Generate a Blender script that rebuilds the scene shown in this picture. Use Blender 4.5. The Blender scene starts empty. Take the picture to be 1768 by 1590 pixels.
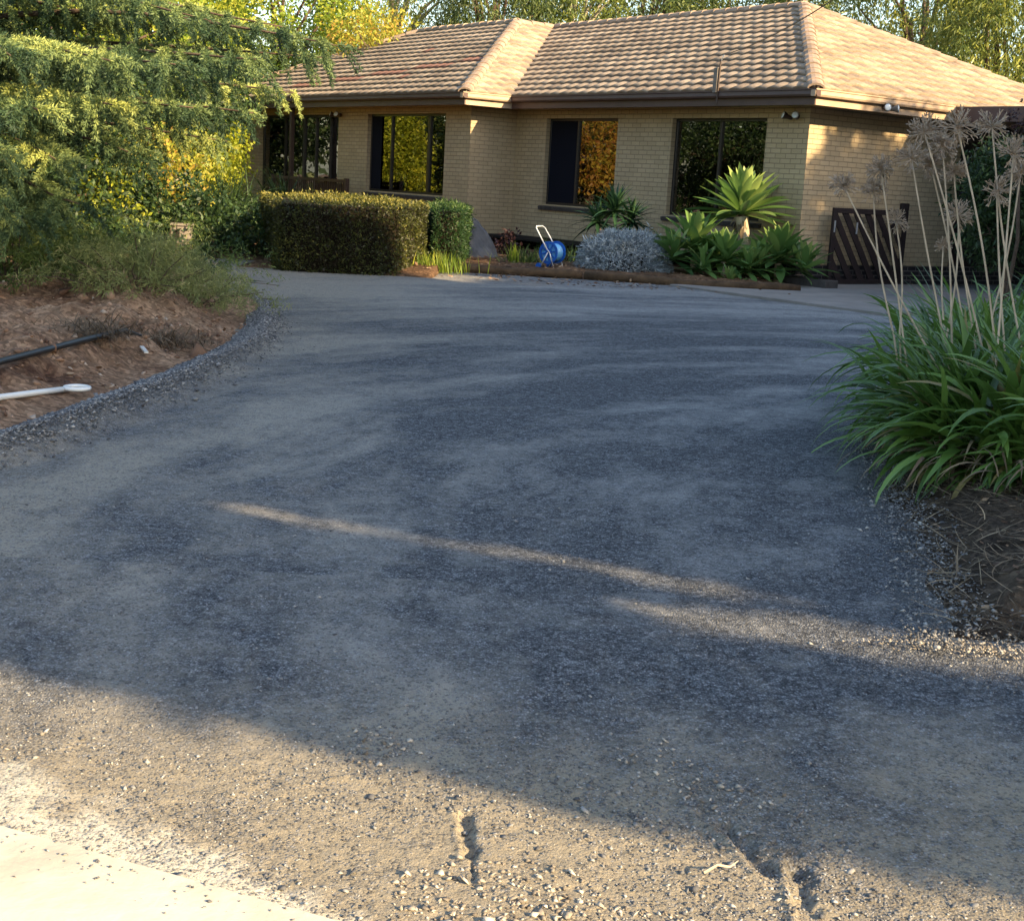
import bpy, bmesh, math, random
import numpy as np
from mathutils import Vector, Matrix, Euler

random.seed(7)
RS = np.random.RandomState(11)
scene = bpy.context.scene
COL = scene.collection
PI = math.pi

# ------------------------------------------------------------------ camera
F_PX, CAM_H = 2350.88, 1.5
CF = Vector((0, .97972117, -.20036574))
CR = Vector((.99843452, .01120706, .05479874))
CU = Vector((-.055933, .20005207, .97818744))
cam_d = bpy.data.cameras.new("camera")
cam = bpy.data.objects.new("camera", cam_d)
COL.objects.link(cam)
cam_d.sensor_fit = 'HORIZONTAL'
cam_d.sensor_width = 36
cam_d.lens = F_PX / 1768 * 36
cam_d.clip_end = 2000
cam_d.clip_start = .05
cam.matrix_world = Matrix(((CR.x, CU.x, -CF.x, 0), (CR.y, CU.y, -CF.y, 0), (CR.z, CU.z, -CF.z, CAM_H), (0, 0, 0, 1)))
scene.camera = cam


def P(px, py, y):
    "world point seen at photo pixel (px,py) at world depth y"
    d = CF + CR * ((px - 884) / F_PX) - CU * ((py - 795) / F_PX)
    return Vector((0, 0, CAM_H)) + d * (y / d.y)


def G(px, py, z=0.0):
    d = CF + CR * ((px - 884) / F_PX) - CU * ((py - 795) / F_PX)
    return Vector((0, 0, CAM_H)) + d * ((z - CAM_H) / d.z)


# ------------------------------------------------------------------ light
SUN_H = Vector((.8, -.6))
SUN_EL = math.radians(24)
sv = Vector((SUN_H.x * math.cos(SUN_EL), SUN_H.y * math.cos(SUN_EL), math.sin(SUN_EL)))
sd = bpy.data.lights.new("sun", 'SUN')
sd.energy = 5.0
sd.angle = math.radians(.55)
sd.color = (1.0, .76, .44)
so = bpy.data.objects.new("sun", sd)
COL.objects.link(so)
so.rotation_euler = sv.to_track_quat('Z', 'Y').to_euler()
so.location = sv * 60
w = bpy.data.worlds.new("World")
scene.world = w
w.use_nodes = True
nt = w.node_tree
bg = nt.nodes['Background']
sky = nt.nodes.new('ShaderNodeTexSky')
sky.sky_type = 'NISHITA'
sky.sun_disc = False
sky.sun_elevation = SUN_EL
sky.sun_rotation = math.atan2(SUN_H.x, SUN_H.y)
sky.air_density = 1.2
sky.dust_density = 1.5
sky.ozone_density = 1.5
nt.links.new(sky.outputs[0], bg.inputs[0])
bg.inputs[1].default_value = .125
scene.view_settings.view_transform = 'Standard'
scene.view_settings.look = 'None'
scene.view_settings.exposure = 1.6
scene.view_settings.gamma = 1
scene.cycles.max_bounces = 6
scene.cycles.transparent_max_bounces = 12
scene.cycles.caustics_reflective = False
scene.cycles.caustics_refractive = False

# ------------------------------------------------------------------ materials
class M:
    def __init__(self, name, rough=.8, spec=.3):
        self.m = bpy.data.materials.new(name)
        self.m.use_nodes = True
        self.t = self.m.node_tree
        self.b = self.t.nodes['Principled BSDF']
        self.b.inputs['Roughness'].default_value = rough
        self.b.inputs['Specular IOR Level'].default_value = spec

    def n(self, typ, **kw):
        nd = self.t.nodes.new(typ)
        for k, v in kw.items():
            if k in nd.inputs.keys():
                nd.inputs[k].default_value = v
            else:
                setattr(nd, k, v)
        return nd

    def l(self, a, b):
        self.t.links.new(a, b)

    def coord(self, kind='Object', scale=None):
        c = self.n('ShaderNodeTexCoord')
        if scale is None:
            return c.outputs[kind]
        mp = self.n('ShaderNodeMapping')
        mp.inputs['Scale'].default_value = scale
        self.l(c.outputs[kind], mp.inputs['Vector'])
        return mp.outputs[0]

    def noise(self, vec, scale, detail=4, rough=.55):
        nd = self.n('ShaderNodeTexNoise')
        nd.inputs['Scale'].default_value = scale
        nd.inputs['Detail'].default_value = detail
        nd.inputs['Roughness'].default_value = rough
        self.l(vec, nd.inputs['Vector'])
        return nd.outputs['Fac']

    def ramp(self, fac, stops):
        r = self.n('ShaderNodeValToRGB')
        el = r.color_ramp.elements
        while len(el) < len(stops):
            el.new(.5)
        for e, (p, c) in zip(el, stops):
            e.position = p
            if not hasattr(c, '__len__'):
                c = (c, c, c)
            e.color = tuple(c) + (1,)
        self.l(fac, r.inputs[0])
        return r.outputs[0]

    def mix(self, fac, a, b, mode='MIX'):
        x = self.n('ShaderNodeMix', data_type='RGBA', blend_type=mode)
        for sock, v in ((x.inputs[0], fac), (x.inputs[6], a), (x.inputs[7], b)):
            if hasattr(v, 'is_linked') or isinstance(v, bpy.types.NodeSocket):
                self.l(v, sock)
            elif hasattr(v, '__len__'):
                sock.default_value = tuple(v) + (1,)
            else:
                sock.default_value = v
        return x.outputs[2]

    def math(self, op, a, b=0.0, c=0.0):
        x = self.n('ShaderNodeMath', operation=op)
        for i, v in enumerate((a, b, c)):
            if isinstance(v, bpy.types.NodeSocket):
                self.l(v, x.inputs[i])
            else:
                x.inputs[i].default_value = v
        return x.outputs[0]

    def color(self, s):
        if isinstance(s, bpy.types.NodeSocket):
            self.l(s, self.b.inputs['Base Color'])
        else:
            self.b.inputs['Base Color'].default_value = tuple(s) + (1,)
        return self

    def bump(self, h, dist=.01, strength=1.0):
        b = self.n('ShaderNodeBump')
        b.inputs['Distance'].default_value = dist
        b.inputs['Strength'].default_value = strength
        self.l(h, b.inputs['Height'])
        self.l(b.outputs[0], self.b.inputs['Normal'])
        return self


def mat_plain(name, col, rough=.7, spec=.3, var=.25, scale=6, bump=0.0, metal=0.0):
    m = M(name, rough, spec)
    o = m.coord('Object')
    f = m.noise(o, scale, 5, .6)
    lo = tuple(c * (1 - var) for c in col)
    hi = tuple(min(1, c * (1 + var)) for c in col)
    m.color(m.ramp(f, [(.3, lo), (.7, hi)]))
    m.b.inputs['Metallic'].default_value = metal
    if bump:
        m.bump(m.noise(o, scale * 8, 4), bump)
    return m.m


def mat_leaf(name, stops, rough=.55, trans=.35, spec=.35, tcol=None):
    "leaf: colour from the per-face attribute tint; part of the light passes through"
    m = M(name, rough, spec)
    a = m.n('ShaderNodeAttribute', attribute_name='tint')
    c = m.ramp(a.outputs['Fac'], stops)
    m.color(c)
    if trans > 0:
        tr = m.n('ShaderNodeBsdfTranslucent')
        cc = m.mix(.5, c, tcol if tcol else tuple(min(1, x * 1.6) for x in stops[len(stops) // 2][1]))
        m.l(cc, tr.inputs[0])
        ms = m.n('ShaderNodeMixShader')
        ms.inputs[0].default_value = trans
        m.l(m.b.outputs[0], ms.inputs[1])
        m.l(tr.outputs[0], ms.inputs[2])
        m.l(ms.outputs[0], m.t.nodes['Material Output'].inputs[0])
    return m.m


# ------------------------------------------------------------------ mesh helpers
def np_mesh(name, V, Fc, mat=None, tint=None, uv=None, smooth=False, mats=None, midx=None):
    "V (n,3), Fc (m,k) with one k"
    V = np.asarray(V, dtype=np.float32)
    Fc = np.asarray(Fc, dtype=np.int32)
    me = bpy.data.meshes.new(name)
    k = Fc.shape[1]
    me.vertices.add(len(V))
    me.vertices.foreach_set('co', V.ravel())
    me.loops.add(Fc.size)
    me.loops.foreach_set('vertex_index', Fc.ravel())
    me.polygons.add(len(Fc))
    me.polygons.foreach_set('loop_start', np.arange(0, Fc.size, k, dtype=np.int32))
    me.polygons.foreach_set('loop_total', np.full(len(Fc), k, dtype=np.int32))
    if smooth:
        me.polygons.foreach_set('use_smooth', np.ones(len(Fc), dtype=bool))
    if tint is not None:
        at = me.attributes.new('tint', 'FLOAT', 'FACE')
        at.data.foreach_set('value', np.asarray(tint, dtype=np.float32))
    if uv is not None:
        ul = me.uv_layers.new(name='UVMap')
        ul.data.foreach_set('uv', np.asarray(uv, dtype=np.float32)[Fc.ravel()].ravel())
    me.update(calc_edges=True)
    for mm in (mats or ([mat] if mat else [])):
        me.materials.append(mm)
    if midx is not None:
        me.polygons.foreach_set('material_index', np.asarray(midx, dtype=np.int32))
    return me


def link(name, me, parent=None, loc=None):
    o = bpy.data.objects.new(name, me)
    COL.objects.link(o)
    if parent:
        o.parent = parent
    if loc is not None:
        o.location = loc
    return o


def tag(o, label=None, cat=None, group=None, kind=None):
    if label: o['label'] = label
    if cat: o['category'] = cat
    if group: o['group'] = group
    if kind: o['kind'] = kind
    return o


def thing(name, label, cat, loc=(0, 0, 0), rotz=0, group=None):
    o = bpy.data.objects.new(name, None)
    COL.objects.link(o)
    o.location = loc
    o.rotation_euler = (0, 0, rotz)
    o.empty_display_size = .1
    return tag(o, label, cat, group)


class MB:
    "collects boxes, tubes, prisms into one mesh with metre UVs"
    def __init__(s):
        s.v, s.f, s.u = [], [], []

    def face(s, pts, uvs=None):
        i = len(s.v)
        s.v += [tuple(p) for p in pts]
        s.f.append(list(range(i, i + len(pts))))
        if uvs is None:
            a, b, c = Vector(pts[0]), Vector(pts[1]), Vector(pts[2])
            n = (b - a).cross(c - a)
            ax = max(range(3), key=lambda k: abs(n[k]))
            uvs = [((p[0], p[2]) if ax == 1 else (p[1], p[2]) if ax == 0 else (p[0], p[1])) for p in pts]
        s.u += list(uvs)

    def box(s, x0, x1, y0, y1, z0, z1, M4=None):
        c = [Vector((x, y, z)) for z in (z0, z1) for y in (y0, y1) for x in (x0, x1)]
        for q in ((0, 2, 3, 1), (4, 5, 7, 6), (0, 1, 5, 4), (2, 6, 7, 3), (0, 4, 6, 2), (1, 3, 7, 5)):
            pts = [c[k] for k in q]
            if M4 is None:
                s.face(pts)
            else:
                n0 = len(s.v)
                s.face(pts)
                for k in range(4):
                    s.v[n0 + k] = tuple(M4 @ pts[k])
        return s

    def bar(s, a, b, w, h):
        "rectangular bar from a to b"
        a, b = Vector(a), Vector(b)
        d = b - a
        q = d.to_track_quat('X', 'Z').to_matrix().to_4x4()
        s.box(0, d.length, -w / 2, w / 2, -h / 2, h / 2, Matrix.Translation(a) @ q)
        return s

    def tube(s, pts, rad, n=8, cap=True):
        pts = [Vector(p) for p in pts]
        if not hasattr(rad, '__len__'):
            rad = [rad] * len(pts)
        rings = []
        ref = None
        L = 0
        for i, p in enumerate(pts):
            d = (pts[min(i + 1, len(pts) - 1)] - pts[max(i - 1, 0)]).normalized()
            if ref is None:
                ref = d.orthogonal().normalized()
            ref = (ref - d * ref.dot(d))
            ref = ref.normalized() if ref.length > 1e-6 else d.orthogonal().normalized()
            bi = d.cross(ref)
            if i: L += (p - pts[i - 1]).length
            rings.append(([p + (ref * math.cos(2 * PI * k / n) + bi * math.sin(2 * PI * k / n)) * rad[i] for k in range(n)], L))
        for (r0, l0), (r1, l1) in zip(rings, rings[1:]):
            for k in range(n):
                k2 = (k + 1) % n
                s.face([r0[k], r0[k2], r1[k2], r1[k]], [(k / n, l0), ((k + 1) / n, l0), ((k + 1) / n, l1), (k / n, l1)])
        if cap:
            s.face(list(reversed(rings[0][0])))
            s.face(rings[-1][0])
        return s

    def mesh(s, name, mat, smooth=False, bevel=0, weld=True):
        me = bpy.data.meshes.new(name)
        me.from_pydata(s.v, [], s.f)
        ul = me.uv_layers.new(name='UVMap')
        ul.data.foreach_set('uv', np.array(s.u, dtype=np.float32).ravel())
        if weld:
            bm = bmesh.new()
            bm.from_mesh(me)
            bmesh.ops.remove_doubles(bm, verts=bm.verts, dist=1e-5)
            if bevel:
                bmesh.ops.bevel(bm, geom=[e for e in bm.edges if len(e.link_faces) == 2 and e.calc_face_angle(0) > .5],
                                offset=bevel, segments=1, affect='EDGES')
            bm.to_mesh(me)
            bm.free()
        if smooth:
            me.polygons.foreach_set('use_smooth', np.ones(len(me.polygons), dtype=bool))
        me.materials.append(mat)
        return me

    def build(s, name, mat, parent=None, smooth=False, bevel=0, weld=True):
        return link(name, s.mesh(name, mat, smooth, bevel, weld), parent)


# value noise in numpy
def vnoise(x, y, seed=0):
    xi, yi = np.floor(x).astype(np.int64), np.floor(y).astype(np.int64)
    fx, fy = x - xi, y - yi
    fx = fx * fx * (3 - 2 * fx)
    fy = fy * fy * (3 - 2 * fy)

    def h(a, b):
        n = (a * 374761393 + b * 668265263 + seed * 1442695041) & 0xffffffff
        n = ((n ^ (n >> 13)) * 1274126177) & 0xffffffff
        return ((n ^ (n >> 16)) & 0xffff) / 65535.0
    return (h(xi, yi) * (1 - fx) + h(xi + 1, yi) * fx) * (1 - fy) + (h(xi, yi + 1) * (1 - fx) + h(xi + 1, yi + 1) * fx) * fy


def fbm(x, y, seed=0, oct=4, gain=.5):
    s = 0
    a = 1
    t = 0
    for i in range(oct):
        s = s + a * vnoise(x * 2 ** i, y * 2 ** i, seed + i * 17)
        t += a
        a *= gain
    return s / t


def frames(N):
    "orthonormal frames from unit direction rows N: returns two perpendicular unit rows"
    ref = np.where(np.abs(N[:, 2:3]) < .9, np.array([[0, 0, 1.]]), np.array([[1., 0, 0]]))
    A = np.cross(N, ref)
    A /= np.linalg.norm(A, axis=1, keepdims=True) + 1e-9
    B = np.cross(N, A)
    return A, B


def rand_dirs(n):
    v = RS.normal(size=(n, 3))
    return v / (np.linalg.norm(v, axis=1, keepdims=True) + 1e-9)


def unit(v):
    return v / (np.linalg.norm(v, axis=1, keepdims=True) + 1e-9)


def leaves(C, D, length, width, tint):
    "rhombic leaves at centres C pointing along D"
    n = len(C)
    A, B = frames(D)
    th = RS.uniform(0, 2 * PI, (n, 1))
    S = A * np.cos(th) + B * np.sin(th)
    L = (np.full((n, 1), length) if np.isscalar(length) else np.asarray(length).reshape(-1, 1)) * RS.uniform(.6, 1.3, (n, 1))
    Wd = (np.full((n, 1), width) if np.isscalar(width) else np.asarray(width).reshape(-1, 1)) * RS.uniform(.7, 1.2, (n, 1))
    V = np.stack([C, C + D * L * .45 + S * Wd * .5, C + D * L, C + D * L * .45 - S * Wd * .5], 1).reshape(-1, 3)
    Fc = np.arange(4 * n).reshape(-1, 4)
    return V, Fc, np.clip(tint, 0, 1)


class Cloud:
    def __init__(s):
        s.V, s.F, s.T, s.n = [], [], [], 0

    def add(s, V, Fc, T):
        s.V.append(V)
        s.F.append(Fc + s.n)
        s.T.append(T)
        s.n += len(V)
        return s

    def build(s, name, mat, parent=None):
        return link(name, np_mesh(name, np.concatenate(s.V), np.concatenate(s.F), mat, np.concatenate(s.T)), parent)


def blob_leaves(centres, radii, per, llen, lwid, droop=.2, tbase=None, tvar=.25, flat=1.0):
    "clusters of leaves around centres"
    centres = np.asarray(centres, float)
    k = len(centres)
    radii = np.broadcast_to(np.asarray(radii, float), (k,))
    C = np.repeat(centres, per, 0)
    R = np.repeat(radii, per)[:, None]
    d = rand_dirs(k * per)
    C = C + d * R * (RS.uniform(0, 1, (k * per, 1)) ** .45) * np.array([[1, 1, flat]])
    D = unit(rand_dirs(k * per) * .8 + d * .5 + np.array([[0, 0, -droop]]))
    tb = RS.uniform(.2, .8, k) if tbase is None else np.asarray(tbase, float)
    T = np.repeat(tb, per) + RS.normal(0, tvar, k * per) * .6
    return leaves(C, D, llen, lwid, T)


# ------------------------------------------------------------------ material set
def brick_mat(name, col1, col2, mortar, bump=.006, msize=.007):
    m = M(name, .85, .2)
    uv = m.coord('UV')
    b = m.n('ShaderNodeTexBrick')
    b.offset = .5
    for k, v in (('Scale', 1), ('Brick Width', .24), ('Row Height', .086), ('Mortar Size', msize), ('Mortar Smooth', .25), ('Bias', 0)):
        b.inputs[k].default_value = v
    b.inputs['Color1'].default_value = col1 + (1,)
    b.inputs['Color2'].default_value = col2 + (1,)
    b.inputs['Mortar'].default_value = mortar + (1,)
    m.l(uv, b.inputs['Vector'])
    ob = m.coord('Object')
    st = m.noise(ob, 1.3, 5, .6)
    fine = m.noise(ob, 60, 3, .7)
    c = m.mix(.5, b.outputs['Color'], m.ramp(st, [(.3, .72), (.7, 1.0)]), 'MULTIPLY')
    c = m.mix(.35, c, m.ramp(fine, [(.3, .6), (.7, 1.0)]), 'MULTIPLY')
    m.color(c)
    h = m.math('ADD', m.math('MULTIPLY', b.outputs['Fac'], -1.0), m.math('MULTIPLY', fine, .35))
    m.bump(h, bump)
    return m.m


MAT = {}
MAT['brick'] = brick_mat('cream_brick', (.54, .41, .25), (.475, .36, .215), (.31, .235, .15))
MAT['dark_brick'] = brick_mat('dark_brick', (.045, .038, .04), (.03, .027, .03), (.16, .14, .125), msize=.012)
MAT['render'] = mat_plain('rendered_wall', (.36, .27, .18), .9, .2, .2, 3, .003)
MAT['soffit'] = mat_plain('soffit_paint', (.34, .25, .15), .8, .2, .1)
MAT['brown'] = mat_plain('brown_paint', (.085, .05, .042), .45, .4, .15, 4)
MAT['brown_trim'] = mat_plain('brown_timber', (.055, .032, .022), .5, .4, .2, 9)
MAT['fascia_lit'] = mat_plain('sunlit_fascia_paint', (.42, .30, .20), .6, .3, .15, 4)  # lighter copy of the brown fascia paint, imitating sun on it
MAT['gate'] = mat_plain('dark_gate_timber', (.022, .014, .014), .6, .3, .25, 9, .002)
MAT['frame'] = mat_plain('bronze_window_frame', (.02, .016, .014), .35, .5, .2)
MAT['sill'] = mat_plain('grey_brick_sill', (.07, .06, .055), .7, .3, .25, 12, .002)
MAT['white'] = mat_plain('white_plastic', (.75, .75, .72), .35, .5, .06)
MAT['black_plastic'] = mat_plain('black_poly_pipe', (.015, .016, .018), .4, .5, .1)
MAT['blue_plastic'] = mat_plain('blue_plastic', (.012, .10, .42), .35, .5, .15, 20)
MAT['blue_light'] = mat_plain('pale_blue_hose', (.10, .32, .62), .4, .5, .2, 25)
MAT['metal'] = mat_plain('pale_metal', (.62, .62, .62), .3, .5, .05, metal=.5)
MAT['lamp_glass'] = mat_plain('lamp_glass', (.7, .72, .7), .15, .6, .05)
MAT['curtain'] = mat_plain('dark_curtain', (.012, .014, .028), .9, .1, .3, 3)
MAT['curtain_pale'] = mat_plain('pale_sheer_curtain', (.10, .09, .10), .9, .1, .3, 3)
MAT['screen'] = mat_plain('dark_fly_screen', (.007, .008, .014), .9, .1, .1, 40)
MAT['interior'] = mat_plain('dark_interior', (.02, .017, .015), .9, .1, .2)
MAT['bark_pale'] = mat_plain('pale_gum_bark', (.42, .36, .28), .8, .2, .4, 2.5, .01)
MAT['bark'] = mat_plain('brown_bark', (.10, .07, .05), .9, .2, .4, 5, .02)
MAT['stem_dry'] = mat_plain('dry_stalk', (.46, .37, .26), .7, .3, .25, 9)
MAT['head_dry'] = mat_plain('dry_seed_head', (.42, .34, .26), .85, .2, .3, 20)
MAT['sleeper'] = mat_plain('weathered_timber', (.085, .052, .028), .9, .2, .45, 6, .006)
MAT['rock'] = mat_plain('grey_rock', (.095, .097, .105), .85, .25, .3, 5, .01)
MAT['box'] = mat_plain('concrete_box', (.20, .17, .14), .85, .2, .2, 8, .002)


def glass_mat():
    m = M('window_glass', .02, .5)
    t = m.t
    gl = m.n('ShaderNodeBsdfGlossy')
    gl.inputs['Roughness'].default_value = .012
    gl.inputs['Color'].default_value = (.95, .95, .95, 1)
    # old sheet glass: very gentle waviness
    bp = m.n('ShaderNodeBump')
    bp.inputs['Distance'].default_value = .004
    bp.inputs['Strength'].default_value = .5
    m.l(m.noise(m.coord('Object'), 1.2, 2), bp.inputs['Height'])
    m.l(bp.outputs[0], gl.inputs['Normal'])
    tr = m.n('ShaderNodeBsdfTransparent')
    tr.inputs[0].default_value = (.5, .5, .52, 1)
    fr = m.n('ShaderNodeFresnel')
    fr.inputs[0].default_value = 1.9
    fac = m.math('ADD', m.math('MULTIPLY', fr.outputs[0], 1.0), .06)
    ms = m.n('ShaderNodeMixShader')
    m.l(fac, ms.inputs[0])
    m.l(tr.outputs[0], ms.inputs[1])
    m.l(gl.outputs[0], ms.inputs[2])
    m.l(ms.outputs[0], t.nodes['Material Output'].inputs[0])
    return m.m


MAT['glass'] = glass_mat()


def tile_mat(name='roof_tiles', ridge=False):
    m = M(name, .85, .2)
    uv = m.coord('UV')
    sep = m.n('ShaderNodeSeparateXYZ')
    m.l(uv, sep.inputs[0])
    a = m.math('FLOOR', m.math('DIVIDE', sep.outputs[0], .30))
    b = m.math('FLOOR', m.math('DIVIDE', m.math('ADD', sep.outputs[1], .002), .335))
    cb = m.n('ShaderNodeCombineXYZ')
    m.l(a, cb.inputs[0])
    m.l(b, cb.inputs[1])
    wn = m.n('ShaderNodeTexWhiteNoise')
    m.l(cb.outputs[0], wn.inputs['Vector'])
    base = m.ramp(wn.outputs['Value'], [(0, (.25, .19, .14)), (.5, (.33, .255, .185)), (1, (.41, .32, .235))])
    ob = m.coord('Object')
    st = m.noise(ob, .7, 6, .65)
    c = m.mix(.55, base, m.ramp(st, [(.3, .5), (.62, 1.05)]), 'MULTIPLY')
    fine = m.noise(ob, 22, 5, .75)
    c = m.mix(.6, c, m.ramp(fine, [(.32, .55), (.62, 1.1)]), 'MULTIPLY')
    at = m.n('ShaderNodeAttribute', attribute_name='tint')
    c = m.mix(at.outputs['Fac'], c, (.24, .125, .09))
    m.color(c)
    m.bump(fine, .004)
    return m.m


MAT['tile'] = tile_mat()
MAT['ridge'] = mat_plain('ridge_tile', (.32, .235, .17), .85, .2, .35, 3.5, .004)

# ------------------------------------------------------------------ THE HOUSE (local x = -u, y = v)
E_ = .6
B_ = 1.2194
UR = 8.3914
PK = 4.0796
ZR = 5.3902
ZG = 3.2464
ZS = 3.036
ZC = .356
LE = 21.6          # left end of the eave
A0 = Vector((4.75565825, 24.00088278, 0))
HROT = math.atan2(-.79729528, .60358946)
TAN = (ZR - ZG) / (PK + E_)
house = thing('brick_house', 'low cream brick house with brown tiled hip roof and dark framed windows', 'house', A0, HROT)
HM = Matrix.Translation(A0) @ Matrix.Rotation(HROT, 4, 'Z')


def wall_with_holes(x0, x1, y0, y1, z0, z1, holes):
    "wall slab along x, openings (hx0,hx1,hz0,hz1), split into butted boxes"
    mb = MB()
    xs = sorted([x0, x1] + [h[0] for h in holes] + [h[1] for h in holes])
    for a, b in zip(xs, xs[1:]):
        if b - a < 1e-4: continue
        hh = [h for h in holes if h[0] <= a + 1e-5 and h[1] >= b - 1e-5]
        if hh:
            h = hh[0]
            if h[2] > z0: mb.box(a, b, y0, y1, z0, h[2])
            if h[3] < z1: mb.box(a, b, y0, y1, h[3], z1)
        else:
            mb.box(a, b, y0, y1, z0, z1)
    return mb


WT = .24
W3 = (-3.42, -.98, 1.04, 2.84)
W2 = (-7.32, -5.0, 1.06, 2.85)
W1 = (-12.70, -9.36, 1.10, 2.88)
GZ = (-18.5, -14.11, .62, 2.88)
main_front = wall_with_holes(-UR, 0, 0, WT, ZC, ZS + .1, [W3, W2]).build('wall', MAT['brick'], house)
right_w = MB().box(-WT, 0, WT, 4.3, ZC, ZS + .1).build('wall', MAT['brick'], house)
bump_side = MB().box(-UR - WT, -UR, -B_ + WT, 2.0, ZC, ZS + .1).build('wall', MAT['brick'], house)
left_front = wall_with_holes(-14.11, -UR, -B_, -B_ + WT, ZC, ZS + .1, [W1]).build('wall', MAT['brick'], house)
porch_w = MB().box(-19.73, -18.5, -B_, -B_ + WT, .70, ZS + .1)
porch_w.box(-18.5, -14.11, -B_ + .02, -B_ + WT, 2.88, ZS + .1)
porch_w.build('wall', MAT['brick'], house)
MB().box(-19.95, -14.13, -B_ - .06, -B_ + WT, .54, .70).build('ledge', MAT['brown'], house)
MB().box(-19.9, -14.11, -B_ - .02, -B_ + WT, -.6, .54).build('rendered_base', MAT['render'], house)
MB().box(-19.73, -19.5, -B_ + WT, 7, -.6, ZS + .1).build('wall', MAT['render'], house)
bc = MB().box(-UR, -.02, .02, WT, -.3, ZC)
bc.box(-WT, -.02, WT, 8.14, -.3, ZC)
bc.box(-UR - WT, -UR - .02, -B_ + .26, .02, -.3, ZC)
bc.box(-14.11, -UR - .02, -B_ + .02, -B_ + WT, -.3, ZC)
bc.build('base_course', MAT['dark_brick'], house)
MB().box(-19.4, -.3, 6.9, 7.0, 0, ZS).box(-19.4, -.3, -.9, 6.9, .30, .34).build('interior_wall', MAT['interior'], house)


def window(x0, x1, z0, z1, y, mull, curtains, sill=True, double=.05, screen=None):
    fr = MB()
    t = double
    d0, d1 = y + .10, y + .16
    fr.box(x0, x1, d0, d1, z0, z0 + t).box(x0, x1, d0, d1, z1 - t, z1)
    fr.box(x0, x0 + t, d0, d1, z0 + t, z1 - t).box(x1 - t, x1, d0, d1, z0 + t, z1 - t)
    for mx, mw in mull:
        fr.box(mx - mw / 2, mx + mw / 2, d0 - .012, d1 - .002, z0 + t, z1 - t)
    wnd = fr.build('window', MAT['frame'], house, bevel=.004)
    xs = [x0 + t] + [c for mx, mw in mull for c in (mx - mw / 2, mx + mw / 2)] + [x1 - t]
    for a, b in zip(xs[::2], xs[1::2]):
        MB().box(a, b, d0 + .028, d0 + .032, z0 + t, z1 - t).build('pane', MAT['glass'], wnd)
    if screen:
        MB().box(screen[0], screen[1], d0 + .004, d0 + .008, z0 + t, z1 - t).build('fly_screen', MAT['screen'], wnd)
    for c0, c1, mt in curtains:
        n = int((c1 - c0) / .03)
        V, Fc = [], []
        for i in range(n + 1):
            xx = c0 + (c1 - c0) * i / n
            yy = y + .30 + .03 * math.sin(i * 1.15) + .008 * math.sin(i * 2.9)
            V += [(xx, yy, z0 - .02), (xx, yy, z1)]
        Fc = [(2 * i, 2 * i + 2, 2 * i + 3, 2 * i + 1) for i in range(n)]
        link('curtain', np_mesh('curtain', V, Fc, MAT[mt], smooth=True), wnd)
    if sill:
        s = MB()
        n = int((x1 - x0 + .16) / .11)
        wd = (x1 - x0 + .16) / n
        for i in range(n):
            a = x0 - .08 + i * wd
            T = Matrix.Translation((a, y + .1, z0 - .002)) @ Matrix.Rotation(math.radians(17), 4, 'X')
            s.box(.004, wd - .004, -.17, 0, -.075, 0, T)
        s.box(x0 - .08, x1 + .08, y - .03, y + .09, z0 - .085, z0 - .045)
        s.build('sill', MAT['sill'], wnd)
    return wnd


window(*W3[:2], W3[2], W3[3], 0, [(-2.2, .05)], [(-3.4, -2.72, 'curtain'), (-1.5, -1.0, 'curtain')])
window(*W2[:2], W2[2], W2[3], 0, [(-6.35, .05)], [(-7.3, -6.3, 'curtain'), (-5.35, -5.05, 'curtain_pale')], screen=(-7.26, -6.385))
window(*W1[:2], W1[2], W1[3], -B_, [(-11.75, .05), (-10.15, .1)], [(-12.68, -12.0, 'curtain')], screen=(-12.64, -12.2))
window(*GZ[:2], GZ[2] + .09, GZ[3], -B_ + .04, [(-17.2, .06), (-16.15, .10), (-15.5, .06), (-14.75, .06)], [], sill=False, double=.06)
# porch post, beam and balustrade
MB().box(-15.75, -15.65, -B_ - .5, -B_ - .4, -.5, ZS).build('porch_post', MAT['brown_trim'], house, bevel=.005)
rl = MB()
RX0, RX1, RY = -16.35, -12.55, -B_ - .62
rl.box(RX0, RX1, RY - .03, RY + .03, 1.25, 1.32).box(RX0, RX1, RY - .02, RY + .02, .42, .47)
for i in range(36):
    x = RX0 + .05 + i * (RX1 - RX0 - .1) / 35
    rl.box(x - .016, x + .016, RY - .013, RY + .013, .47, 1.25)
for x in (RX0, RX1):
    rl.box(x - .05, x + .05, RY - .05, RY + .05, -.3, 1.35)
rl.box(RX1 - 1.6, RX1 - .05, RY + .032, RY + .05, 1.02, 1.22)
rl.build('porch_railing', MAT['brown_trim'], house)
MB().box(-19.6, -12.5, -B_ - .7, -B_ - .07, .3, .42).build('porch_deck', MAT['brown'], house)

# ---- roof planes built from real tile courses
TW, TG = .30, .335


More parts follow.
